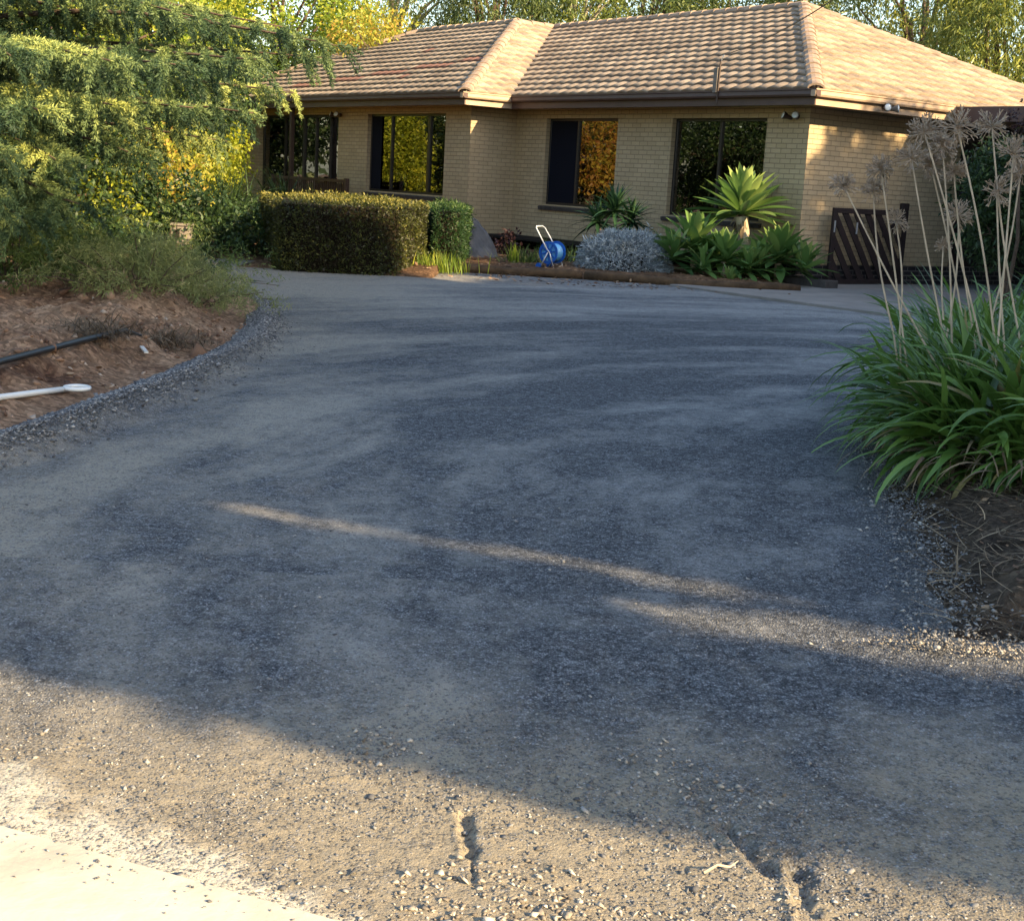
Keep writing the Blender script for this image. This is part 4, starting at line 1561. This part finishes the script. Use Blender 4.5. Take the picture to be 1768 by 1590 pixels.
mb.tube([(-.02, -.2, .36), (-.20, -.19, .60), (-.29, -.18, .72), (-.31, -.12, .745), (-.31, .12, .745), (-.29, .18, .72), (-.20, .19, .60), (-.02, .2, .36)], .013, 8)
mb.build('handle', MAT['white'], hr, smooth=True)
for s_ in (-1, 1):
    MB().tube([(-.17, s_ * .225 - .018, .055), (-.17, s_ * .225 + .018, .055)], .055, 16).build('wheel', MAT['blue_plastic'], hr)
    MB().box(.12, .20, s_ * .2 - .03, s_ * .2 + .03, -.01, .035).build('foot', MAT['blue_plastic'], hr, bevel=.006)

a_, b_ = G(1215, 1506, .02), G(1260, 1496, .02)
tag(MB().tube([a_, a_.lerp(b_, .5) + Vector((0, 0, .012)), b_, b_ + Vector((.02, .012, .01))], [.0035, .003, .0028, .001], 6).build('dry_twig', MAT['stem_dry']),
    'short dry twig lying on the sunlit gravel near the wheel ruts', 'twig')
# ------------------------------------------------------------------ HEDGES
def hedge(name, label, corners, z1, mat, n, llen=.05, lw=.026, rough=.05, round_=.12, tb=None):
    "corners: plan polygon, counter clockwise"
    cx_ = sum(c[0] for c in corners) / len(corners)
    cy_ = sum(c[1] for c in corners) / len(corners)
    t = thing(name, label, 'hedge', (cx_, cy_, 0))
    loc_ = [(c[0] - cx_, c[1] - cy_) for c in corners]
    core = MB()
    sh = .93
    m_ = len(loc_)
    bot = [(x * sh, y * sh, 0) for x, y in loc_]
    tp = [(x * sh, y * sh, z1 - .07) for x, y in loc_]
    for i in range(m_):
        j = (i + 1) % m_
        core.face([bot[i], bot[j], tp[j], tp[i]])
    core.face(tp)
    core.build('branches', MAT['core'], t)
    # sample the faces
    peri = [math.dist(loc_[i], loc_[(i + 1) % m_]) for i in range(m_)]
    area_s = sum(peri) * z1
    ar = 0
    for i in range(m_):
        j = (i + 1) % m_
        ar += loc_[i][0] * loc_[j][1] - loc_[j][0] * loc_[i][1]
    ar = abs(ar) / 2
    ns_ = int(n * area_s / (area_s + ar))
    e = RS.choice(m_, ns_, p=np.array(peri) / sum(peri))
    tt = U(0, 1, ns_)
    PA = np.array(loc_)[e]
    PB = np.array(loc_)[(e + 1) % m_]
    XY = PA + (PB - PA) * tt[:, None]
    nn = np.stack([(PB - PA)[:, 1], -(PB - PA)[:, 0]], 1)
    nn /= np.linalg.norm(nn, axis=1, keepdims=True)
    zz = z1 * U(0, 1, ns_)
    C1 = np.concatenate([XY, zz[:, None]], 1)
    N1 = np.concatenate([nn, np.zeros((ns_, 1))], 1)
    nt_ = n - ns_
    wts = RS.dirichlet(np.ones(m_) * .8, nt_)
    C2 = np.concatenate([wts @ np.array(loc_), np.full((nt_, 1), z1)], 1)
    N2 = np.tile(np.array([[0, 0, 1.]]), (nt_, 1))
    C = np.concatenate([C1, C2])
    N = np.concatenate([N1, N2])
    bumpn = (fbm(C[:, 0] * 4 + C[:, 1] * 3.1 + 9, C[:, 2] * 4 + C[:, 1] * 2, 91, 3) - .5) * 2
    depth = -U(0, 1, n) ** 2 * .12 + bumpn * rough
    C = C + N * depth[:, None]
    C[:, 2] = np.minimum(C[:, 2], z1 + .05 + .04 * bumpn)
    D = unit(N * .6 + rand_dirs(n) * .9 + np.array([[0, 0, .25]]))
    T_ = .42 + .35 * bumpn + RS.normal(0, .2, n) + .38 * sst(z1 - .09, z1, C[:, 2])  # top leaves tinted lighter, imitating sun on the clipped top
    nsh = n // 60      # stray shoots above the clipped faces
    C[:nsh] += N[:nsh] * U(.02, .10, nsh)[:, None]
    C[-nsh:, 2] += U(.02, .09, nsh)
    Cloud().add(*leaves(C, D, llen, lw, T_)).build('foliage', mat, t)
    return t


h1 = G(474, 470)
h2 = G(690, 480)
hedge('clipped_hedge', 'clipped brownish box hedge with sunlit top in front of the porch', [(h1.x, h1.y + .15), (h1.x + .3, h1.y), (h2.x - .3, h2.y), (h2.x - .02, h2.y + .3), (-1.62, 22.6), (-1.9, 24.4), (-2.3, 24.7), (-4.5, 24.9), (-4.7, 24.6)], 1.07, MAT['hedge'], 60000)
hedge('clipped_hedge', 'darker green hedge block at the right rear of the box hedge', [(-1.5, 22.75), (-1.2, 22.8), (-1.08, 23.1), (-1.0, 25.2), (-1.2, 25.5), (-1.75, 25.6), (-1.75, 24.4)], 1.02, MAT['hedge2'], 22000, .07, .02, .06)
tuft('grass_tuft', 'sunlit yellow green tuft at the foot of the hedge corner', 'plant', 752, 470, 21.9, 260, .34, .02, 'bright', .25, e=(1.0, 1.5), bend=(.1, .7), z=.02)

# ------------------------------------------------------------------ LEFT BED: pipes, box, scrub
def lz(x, y): return float(left_h(np.array([x]), np.array([y]))[0])


def GT(px, py):
    y = 6.0
    while y < 22:
        q = P(px, py, y)
        if q.z <= lz(q.x, q.y): return q
        y += .02
    return q


pts = []
for px, py, yd in ((-60, 658, 9.3), (0, 640, 9.6), (70, 621, 10.1), (140, 602, 10.7), (214, 583, 11.4)):
    q = GT(px, py)
    pts.append((q.x, q.y, q.z + .055))
pts.append((pts[-1][0] + .10, pts[-1][1] + .12, pts[-1][2] - .06))
o = MB().tube(pts, .022, 10).build('poly_pipe', MAT['black_plastic'], smooth=True)
tag(o, 'black poly pipe lying across the red soil', 'pipe')
t = thing('white_pipe', 'white plastic pipe with a looped end lying at the bed edge', 'pipe', (0, 0, 0))
pts = []
for px, py, yd in ((-60, 702, 8.1), (0, 692, 8.25), (60, 684, 8.4), (118, 677, 8.55)):
    q = GT(px, py)
    pts.append((q.x, q.y, q.z + .02))
MB().tube(pts, .019, 12).build('pipe', MAT['white'], t, smooth=True)
e_ = Vector(pts[-1])
lp = [e_ + Vector((.055 + .075 * math.cos(a), .07 * math.sin(a), .01)) for a in np.linspace(0, 2 * PI, 21)]
MB().tube(lp, .014, 8, False).build('loop', MAT['white'], t, smooth=True)
q = GT(245, 614)
o = MB().bar((q.x - .03, q.y + .1, lz(q.x, q.y) + .05), (q.x + .05, q.y - .06, lz(q.x, q.y) + .03), .03, .012).build('white_scrap', MAT['white'])
tag(o, 'small white scrap on the dark litter of the bed', 'scrap')
q = P(313, 418, 22.0)
t = thing('garden_box', 'small grey concrete box with dark plate as opening among the shrubs', 'garden box', (q.x, q.y, .1), math.radians(12))
bx_ = MB().box(-.17, .17, -.16, .16, 0, .42).build('box_body', MAT['box'], t, bevel=.012)
MB().box(-.2, .2, -.19, .19, .421, .46).build('lid', MAT['box'], t, bevel=.008)
MB().box(-.12, -.02, -.17, -.162, .20, .36).build('opening', MAT['interior'], t)  # solid dark plate imitating the shade inside an opening


def shrub(name, label, cat, px, py, yd, spread, h, n, L, Wd, mat, z=None, leafmat2=None, droopy=.2, group=None, seed_t=None):
    "scrubby shrub: ribbons rising from the base plus leaf clusters"
    c = P(px, py, yd)
    z0 = lz(c.x, c.y) - .05 if z is None else z
    t = thing(name, label, cat, (c.x, c.y, z0), 0, group)
    cl = Cloud()
    k = max(8, n // 40)
    cen = np.stack([RS.normal(0, spread[0] * .5, k), RS.normal(0, spread[1] * .5, k), np.abs(RS.normal(.5, .28, k)) * h], 1)
    cen[:, 2] *= np.exp(-((cen[:, 0] / spread[0]) ** 2 + (cen[:, 1] / spread[1]) ** 2) * .7)
    cl.add(*blob_leaves(cen, U(.10, .20, k) * h, 40, L, Wd, droopy, flat=.8))
    cl.build('foliage', MAT[mat], t)
    tw = MB()
    for j in range(min(26, k)):
        a = Vector((cen[j][0] * .35, cen[j][1] * .35, 0))
        b = Vector(cen[j])
        m_ = a.lerp(b, .5) + Vector((random.uniform(-.05, .05), random.uniform(-.05, .05), .03))
        tw.tube([a, m_, b], [.009, .006, .003], 5)
    tw.build('twigs', MAT['bark'], t)
    return t


for a in ((312, 522, 13.4, (.75, .6), .46, 9000, .055, .007, 'olive', 'round olive green scrub at the tip of the left bed'),
          (240, 515, 12.3, (.8, .5), .56, 9000, .06, .008, 'olive', 'straggly grey green scrub left of the bed tip'),
          (375, 505, 15.2, (.5, .6), .40, 2600, .05, .010, 'olive', 'sparse low twiggy shrub overhanging the gravel bend')):
    shrub('scrub_bush', a[9], 'shrub', a[0], a[1] + 20, a[2], a[3], a[4], a[5], a[6], a[7], a[8], group='scrub bushes on the left bed')
for a in ((150, 478, 13.6, (.9, .6), .66, 9000, .07, .014, 'weed', 'green weedy shrub in the middle of the left bed'),
          (25, 488, 12.9, (.9, .6), .70, 8000, .07, .014, 'weed', 'green weedy shrub at the left frame edge'),
          (240, 455, 18.5, (1.5, .8), .85, 8000, .07, .014, 'weed', 'low green shrub behind the olive scrub')):
    shrub('weed_shrub', a[9], 'shrub', a[0], a[1], a[2], a[3], a[4], a[5], a[6], a[7], a[8], group='weedy shrubs on the left bed')
# heaps of dead grass on the bed
for px, py, yd, lab in ((290, 600, 11.6, 'tangled heap of dead grass on the red soil'), (170, 585, 12.2, 'dark clump of dead roots beside the black pipe end')):
    c = GT(px, py)
    t = thing('dead_grass', lab, 'dead grass', (c.x, c.y, lz(c.x, c.y)))
    n = 500
    B = np.stack([RS.normal(0, .16, n), RS.normal(0, .16, n), U(0, .08, n)], 1)
    Cloud().add(*ribbons(B, U(0, 2 * PI, n), U(.1, .28, n), U(.004, .009, n), U(-.1, 1.0, n), U(.3, 1.8, n), U(0, .55, n), 5, .1, 'strap', .5)).build('blades', MAT['straw'], t)

# dark understorey left of the house
for a in ((285, 415, 22.4, (1.5, .7), 1.35, 6000, .10, .05, 'dark_green', 'tall dark shrub in front of the autumn tree'),
          (60, 430, 18.0, (1.5, .7), 1.3, 6000, .10, .05, 'dark_green', 'dark shrub under the lowest cedar branches'),
          (175, 420, 24, (1.6, 1), 1.5, 6000, .11, .05, 'dark_green', 'dark leafy shrub left of the strappy flax'),
          (405, 420, 27, (1.2, .9), .95, 4200, .09, .04, 'dark_green', 'dark ground shrub at the foot of the porch base'),
          (300, 425, 23.5, (2.0, .7), .62, 4600, .08, .04, 'weed', 'low green ground shrub around the small grey box'),
          (440, 445, 23.3, (.55, .4), .55, 1500, .07, .03, 'dark_green', 'small dark shrub between hedge and porch base')):
    shrub('garden_shrub', a[9], 'shrub', a[0], a[1], a[2], a[3], a[4], a[5], a[6], a[7], a[8], z=.05)
for px, py, yd, lab in ((250, 400, 25, 'dark strappy flax under the cedar'), (330, 400, 26.5, 'tall dark flax nearest the porch pillar'), (390, 390, 28.5, 'dark flax in front of the bright bush'), (190, 395, 22.5, 'dark flax at the left with drooping blades')):
    c = P(px, py, yd)
    t = thing('flax', lab, 'plant', (c.x, c.y, .05), 0, 'flax plants left of the house')
    n = 260
    B = np.stack([RS.normal(0, .2, n), RS.normal(0, .2, n), np.zeros(n)], 1)
    Cloud().add(*ribbons(B, U(0, 2 * PI, n), U(1.0, 2.1, n), U(.02, .045, n), U(.8, 1.5, n), U(.4, 1.7, n), U(0, .9, n), 8, .25, 'lance', .1)).build('leaves', MAT['dark_green'], t)
t = tuft('porch_palm', 'green arching palm standing on the porch behind the railing', 'plant', 487, 310, 33.6, 120, 1.3, .05, 'dark_green', .12, e=(.5, 1.45), bend=(.5, 1.6), z=.45)

# ------------------------------------------------------------------ CEDAR
def cedar():
    base = Vector((-6.9, 15.3, 0))
    t = thing('cedar_tree', 'big blue green cedar with drooping layered branches at the left', 'tree', base)
    MB().tube([(0, 0, -.1), (.05, 0, 2), (0, .1, 5), (.1, 0, 9), (.1, 0, 13)], [.30, .25, .2, .13, .04], 14).build('trunk', MAT['bark'], t, smooth=True)
    prim = [(3.05, 480, 46, 14.8), (3.1, 350, 34, 13.2), (3.1, 210, 44, 15.0),
            (2.55, 590, 80, 14.0), (2.5, 555, 100, 15.2), (2.4, 450, 104, 12.8), (2.35, 310, 112, 11.7), (2.3, 180, 104, 11.1), (2.4, 20, 96, 10.8),
            (1.98, 440, 196, 13.6), (1.95, 330, 186, 12.4), (1.95, 205, 182, 11.5), (1.9, 70, 190, 10.9), (2.05, 500, 160, 16.2),
            (1.62, 385, 244, 14.6), (1.5, 225, 262, 12.6), (1.45, 95, 275, 11.5), (1.5, -20, 260, 10.9),
            (1.2, 135, 352, 11.9), (1.1, 50, 385, 11.5), (1.15, -30, 350, 11.0),
            (5.3, 250, -120, 13), (5.5, 480, -160, 16), (6.5, 200, -260, 15), (7.5, 300, -300, 14), (3.0, -120, 120, 11), (1.9, -150, 330, 12)]
    C, D, TT = [], [], []
    wood = MB()
    rnd = random.Random(5)
    for (h, px, py, yd) in prim:
        a = Vector((0, 0, h))
        b = P(px, py, yd) - base
        L = (b - a).length
        bow = (.02 + .05 * rnd.random()) * L
        tone = rnd.uniform(.3, .7)
        N = 14
        pts = [a.lerp(b, k / N) + up * (bow * math.sin(PI * (k / N) ** .8)) + Vector((rnd.uniform(-.05, .05), rnd.uniform(-.05, .05), 0)) for k in range(N + 1)]
        wood.tube(pts, [.036 * (1 - k / N) + .006 for k in range(N + 1)], 6)
        steps = int(L / .155)
        dirm = (b - a)
        dirm.z = 0
        dirm.normalize()
        sidev = dirm.cross(up)

        def plume(q, d, ln, tn, sag):
            "bottle-brush twig: q start, d direction, bends down"
            m2 = max(2, int(ln / .03))
            for z_ in range(m2):
                d = (d - up * sag).normalized()
                q = q + d * .03
                C.append(q)
                D.append(d)
                TT.append(tn + .10 * (1 - z_ / m2))
            return q
        for k in range(steps):
            f = .14 + .86 * (k + rnd.random()) / steps
            i = min(N - 1, int(f * N))
            p = pts[i].lerp(pts[i + 1], f * N - i)
            s_ = 1 if k % 2 else -1
            l2 = (.52 * (1 - f) ** .6 + .24) * rnd.uniform(.5, 1.25)
            dr = (sidev * s_ + dirm * rnd.uniform(.35, 1.0)).normalized()
            tn = tone + rnd.uniform(-.22, .22)
            q = p
            m_ = max(2, int(l2 / .08))
            for j in range(m_):
                g = j / m_
                stp = (dr + up * (.16 - .7 * g * g)).normalized()
                q2 = plume(q, stp, .08, tn + .16, .01)  # upper sprays tinted lighter, light contrast put into the needle colour
                hd = (stp * .9 - up * rnd.uniform(.1, .8) + sidev * rnd.uniform(-.5, .5) + dirm * rnd.uniform(0, .4)).normalized()
                plume(q, hd, rnd.uniform(.12, .50) * (1 - .4 * g), tn + rnd.uniform(-.12, .08), rnd.uniform(.04, .14))
                q = q2
            plume(q, (dr - up * .3).normalized(), .14, tn + .1, .06)
    C = np.array([tuple(c) for c in C])
    D = np.array([tuple(c) for c in D])
    TT = np.array(TT)
    k = 12
    n = len(C)
    C6 = np.repeat(C, k, 0) + RS.normal(0, .006, (n * k, 3))
    D6 = unit(np.repeat(D, k, 0) * .8 + rand_dirs(n * k) * .8)
    Cloud().add(*leaves(C6, D6, .046, .0115, np.repeat(TT, k) + RS.normal(0, .06, n * k))).build('foliage', MAT['cedar'], t)
    wood.build('branches', MAT['bark'], t, smooth=True)
    print('cedar tufts', n)
    return t


cedar()

# ------------------------------------------------------------------ TREES
def tree(name, label, px, pyc, yd, rx, rz, n, mat, L=.17, Wd=.055, droop=.5, trunk='bark', tr=.16, group=None, open_=0.0, cat='tree', xy=None, zc=None, tb=(.2, .8), crad=.55, ry=None):
    if xy is None:
        c = P(px, pyc, yd)
    else:
        c = Vector((xy[0], xy[1], zc))
    t = thing(name, label, cat, (c.x, c.y, 0), 0, group)
    ry = ry or rx
    per = 70
    k = n // per
    d = rand_dirs(k)
    r = U(.35 + open_ * .3, 1, k) ** .6
    cen = d * r[:, None] * np.array([[rx, ry, rz]]) + np.array([[0, 0, c.z]])
    cen[:, 2] = np.maximum(cen[:, 2], .3)
    Cloud().add(*blob_leaves(cen, U(.6, 1.3, k) * crad, per, L, Wd, droop, tbase=U(tb[0], tb[1], k), tvar=.3, flat=1.25 if droop > .6 else .8)).build('crown', mat, t)
    w_ = MB()
    fork = max(.5, c.z - rz * .75)
    w_.tube([(0, 0, -.2), (.1, 0, fork * .5), (0, .1, fork)], [tr * 1.3, tr, tr * .8], 10)
    for j in range(min(16, k)):
        e = Vector(cen[j * (k // 16)] if k >= 16 else cen[j])
        a = Vector((0, .1, fork - .05))
        m_ = a.lerp(e, .45) + Vector((random.uniform(-.3, .3), random.uniform(-.3, .3), rz * .12))
        w_.tube([a, m_, e], [tr * .55, tr * .33, tr * .08], 7)
    w_.build('trunk', MAT[trunk], t, smooth=True)
    return t


BG = 'trees behind the house'
tree('leafy_tree', 'dense yellow green tree behind the left end of the roof', 480, 20, 42, 2.9, 3.4, 26000, MAT['bright'], .16, .07, .3, group=BG, tb=(.1, .7))
tree('gum_tree', 'thin pale barked gum with sky showing through left of the roof peak', 672, -40, 46, 2.9, 3.6, 17000, MAT['gum'], .2, .04, .9, 'bark_pale', .17, group=BG, open_=.6, tb=(.4, 1))
tree('autumn_shrub', 'orange leaved shrub just above the left roof slope', 640, 92, 40, 1.5, 1.2, 5500, MAT['autumn'], .13, .07, .3, group=BG, tb=(.4, .9))
tree('gum_tree', 'dark drooping gum behind the small raised ridge', 850, -20, 44, 1.9, 3.8, 21000, MAT['gum_dark'], .2, .04, .9, 'bark', .15, group=BG)
tree('gum_tree', 'gum with a leaning pale limb right of the small raised ridge', 985, -10, 46, 2.2, 2.8, 18000, MAT['gum'], .18, .05, .8, 'bark_pale', .15, group=BG, tb=(.1, .6))
tree('gum_tree', 'mid green gum above the middle of the main ridge', 1110, -40, 48, 2.8, 3.6, 24000, MAT['gum_dark'], .18, .05, .8, 'bark', .15, group=BG, tb=(.3, .9))
tree('gum_tree', 'loose green gum above the right part of the main ridge', 1255, -60, 50, 3.0, 3.6, 18000, MAT['gum'], .18, .05, .8, 'bark_pale', .15, group=BG, open_=.3, tb=(0, .6))
tree('gum_tree', 'small crowned gum just left of the roof peak', 1375, -50, 52, 2.0, 2.8, 9000, MAT['gum_dark'], .18, .05, .8, 'bark', .13, group=BG, open_=.3, tb=(.3, .9))
tree('gum_tree', 'big sunlit gum right of the roof peak', 1600, 0, 46, 2.6, 3.8, 22000, MAT['gum'], .2, .05, .9, 'bark', .2, group=BG, open_=.2, tb=(.1, .8))
tree('gum_tree', 'yellow green weeping gum at the upper right frame corner', 1730, 70, 40, 2.2, 3.6, 28000, MAT['gum'], .2, .045, 1.0, 'bark', .2, group=BG, tb=(.2, 1))
# left side
LG = 'trees left of the house'
tree('leafy_tree', 'tall bright yellow green tree behind the cedar at the upper left', 60, 10, 24, 2.8, 2.6, 22000, MAT['bright'], .12, .06, .3, group=LG, tb=(.2, 1))
tree('leafy_tree', 'sunlit yellow green tree over the cedar top', 250, -60, 33, 3.0, 2.6, 18000, MAT['bright'], .15, .07, .4, group=LG, tb=(.2, 1))
tree('autumn_tree', 'small autumn tree with orange and yellow leaves behind the cedar', 225, 285, 25, 1.35, .85, 6500, MAT['autumn'], .10, .06, .4, 'bark_pale', .05, group=LG, open_=.4, tb=(.4, 1))
tree('bright_bush', 'bright yellow green bush beside the porch pillar', 356, 262, 34.5, .80, 1.6, 14000, MAT['bright2'], .11, .06, .3, group=LG, cat='bush', tb=(.1, .8))
tree('bright_bush', 'yellow bush low behind the cedar at the left', 70, 350, 21, 1.4, .9, 6000, MAT['bright2'], .09, .05, .3, group=LG, cat='bush', tb=(.1, .8))
tree('leafy_tree', 'green tree filling the gap behind the cedar', 330, 170, 40, 3.0, 2.2, 16000, MAT['dark_green'], .16, .07, .4, group=LG, tb=(0, .9))
tree('leafy_tree', 'mid green tree far behind the cedar', 120, 190, 44, 4.2, 2.6, 20000, MAT['gum_dark'], .2, .08, .4, group=LG, tb=(.3, 1))
tree('shade_backing', 'dark foliage added behind the cedar at the left to imitate deep shade', 60, 225, 20.5, 1.7, 1.5, 15000, MAT['dark_green'], .11, .045, .3, group=LG, crad=.5)  # dark leaves added as a backing that imitates shade behind the boughs
tree('shade_backing', 'dark foliage added between cedar branches near the porch to imitate shade', 285, 165, 27, 1.7, .95, 11000, MAT['dark_green'], .12, .05, .3, group=LG, crad=.5)
# reflected in the windows, left of the view
tree('leafy_tree', 'yellow green tree mirrored in the left window', 0, 0, 0, 1.7, 1.5, 9000, MAT['gum'], .15, .08, .3, xy=(-15.5, 36.2), zc=2.3, group=LG, tb=(0, .9))
tree('autumn_tree', 'orange tree mirrored in the middle window', 0, 0, 0, 1.3, 1.3, 4500, MAT['autumn'], .13, .08, .3, xy=(-13.5, 32.2), zc=2.6, group=LG, tb=(0, .5))
tree('dark_shrub', 'long dark shrub bank at the far left, mirrored low in the windows', 0, 0, 0, 2.2, 1.3, 20000, MAT['dark_green'], .15, .07, .3, xy=(-15.5, 31), zc=1.0, group=LG, ry=6.5, cat='shrub', crad=.7)
tree('leafy_tree', 'dark tree mirrored in the right window', 0, 0, 0, 3.4, 3.8, 26000, MAT['gum_dark'], .18, .08, .3, xy=(-17, 29), zc=3.8, group=LG, ry=5.0)
tree('leafy_tree', 'tall green tree at the far left beyond the frame', 0, 0, 0, 4.5, 4.8, 34000, MAT['gum_dark'], .22, .1, .3, xy=(-23, 37), zc=5.0, group=LG, ry=7.0)

# right shrub under the carport edge and twiggy branch
tree('dark_shrub', 'dark green shrub at the right frame edge beyond the dry flower heads', 1742, 350, 21.3, .75, .95, 11000, MAT['dark_green'], .10, .035, .4, cat='shrub', tr=.05, crad=.3)
tree('twiggy_branch', 'reddish twiggy sapling overlapping the right end of the roof', 1772, 170, 15, .22, .42, 350, MAT['red_leaf'], .04, .02, .4, 'bark', .02, cat='sapling', crad=.12)

# distant tree line so that no bare horizon shows
k = 1500
a = U(math.radians(-40), math.radians(40), k)
r = U(70, 95, k)
cen = np.stack([r * np.sin(a), r * np.cos(a), U(0, 6, k)], 1)
far_ = Cloud().add(*blob_leaves(cen, 1.6, 36, .7, .4, .3)).build('far_woodland', MAT['gum_dark'])
tag(far_, 'far belt of trees behind everything', kind='stuff')

# ------------------------------------------------------------------ SHADE CASTER FOR UNSEEN TREES BEHIND THE CAMERA (added, shaped to its shadows)
S2 = np.array([SUN_H.x, SUN_H.y])
Q2 = np.array([.6, .8])


def caster():
    t = thing('shade_caster', 'tall leafy shade windbreak on the sunny side of the drive, outside the view', 'hedge', (0, 0, 0))

    def top(w_): return np.interp(w_, [2, 4, 8, 11, 13.6, 15.3, 15.7, 16.8, 17.2, 19.2, 19.4, 20.3, 20.6, 21.85, 22.0, 22.45, 22.6, 24, 26, 34], [8.2, 9.3, 9.9, 10.0, 12.05, 10.9, 9.5, 9.6, 10.4, 10.8, 12.0, 12.0, 9.5, 9.3, 10.5, 10.45, 11.2, 11.1, 9.7, 9.4]) + .5 * (fbm(w_ * .8, w_ * 0 + 2, 7, 3) - .5)  # skyline stepped to steer where the cast shade ends

    def solid(w_, h):
        "how dense the foliage is here (0 open, 1 opaque)"
        edge = np.interp(h, [0, 3.5, 3.89, 4.29, 5.1, 7, 9], [3.4, 3.3, 3.0, 2.66, 2.19, 2.0, 1.9]) + .16 * (fbm(h * 1.6, h * 0 + 5, 31, 3) - .5)
        m_ = sst(-.10, .10, w_ - edge)
        fz = .5 - .36 * sst(12.3, 13, w_) * (1 - sst(16, 16.6, w_))
        m_ = m_ * sst(-fz, fz, top(w_) - .35 - h)
        c1 = np.interp(h, [4.3, 4.54, 4.95, 5.3, 5.65], [4.68, 4.6, 4.42, 4.2, 4.0])
        t1 = .09 * sst(4.35, 4.6, h) * (1 - sst(5.55, 5.85, h)) * (-.25 + 2.0 * fbm(h * 4.2, h * 0 + 8, 35, 2))
        c2 = np.interp(h, [3.9, 4.1, 4.28, 4.58, 4.7], [4.72, 4.6, 4.42, 4.2, 4.15])
        t2 = .25 * (1 - sst(4.55, 4.8, h)) * sst(3.3, 3.7, h)
        gap = np.maximum(np.exp(-((w_ - c1) / (t1 + 1e-3)) ** 6) * (t1 > .012), np.exp(-((w_ - c2) / (t2 + 1e-3)) ** 6) * (t2 > .012))  # slits cut to throw sun streaks on the drive
        return m_ * (1 - gap)
    n = 330000
    w_ = np.concatenate([U(1.7, 6, n // 2), U(6, 36, n - n // 2), U(12.6, 16.4, 90000)])
    h = np.concatenate([U(0, 10.6, n // 2), U(0, 12.6, n - n // 2), U(8.5, 12.6, 90000)])
    n = len(w_)
    d_ = solid(w_, h)
    keep = RS.uniform(0, 1, n) < np.clip(d_ * 1.1, 0, 1) ** 1.5
    w_, h = w_[keep], h[keep]
    n = len(w_)
    c_ = 8 + U(-.5, .5, n) * .7
    # keep each leaf on the sun ray of its (w,h) cell
    hh = h + (c_ - 8) * math.tan(SUN_EL)
    XY = c_[:, None] * S2[None] + w_[:, None] * Q2[None]
    C = np.concatenate([XY, hh[:, None]], 1)
    sc = np.where(w_ < 6, .11, np.where((w_ > 12.6) & (w_ < 16.4) & (h > 8.5), .15, .26))
    D = unit(rand_dirs(n) + np.array([[0, 0, -.2]]))
    Cloud().add(*leaves(C, D, sc, sc * .62, U(0, 1, n))).build('foliage', MAT['gum_dark'], t)
    # opaque sheets inside to block the sun, kept clear of the openings
    mb = MB()
    st = .25
    ws = np.arange(2.2, 35.5, st)
    hs = np.arange(0, 11.6, st)
    for a_ in ws:
        for b_ in hs:
            sa, sb = np.meshgrid(np.linspace(a_ - .24, a_ + st + .24, 10), np.linspace(b_ - .2, b_ + st + .5, 5))
            smp = solid(sa.ravel(), sb.ravel())
            if smp.min() > .97:
                q = [(8 * S2[0] + x * Q2[0], 8 * S2[1] + x * Q2[1], z) for x, z in ((a_, b_), (a_ + st, b_), (a_ + st, b_ + st), (a_, b_ + st))]
                o_ = Vector((S2[0], S2[1], 0)) * .12
                q = [Vector(p) for p in q]
                mb.face([p - o_ for p in q])
                mb.face([p + o_ for p in reversed(q)])
    mb.build('branches', MAT['core'], t, weld=False)
    return t


caster()
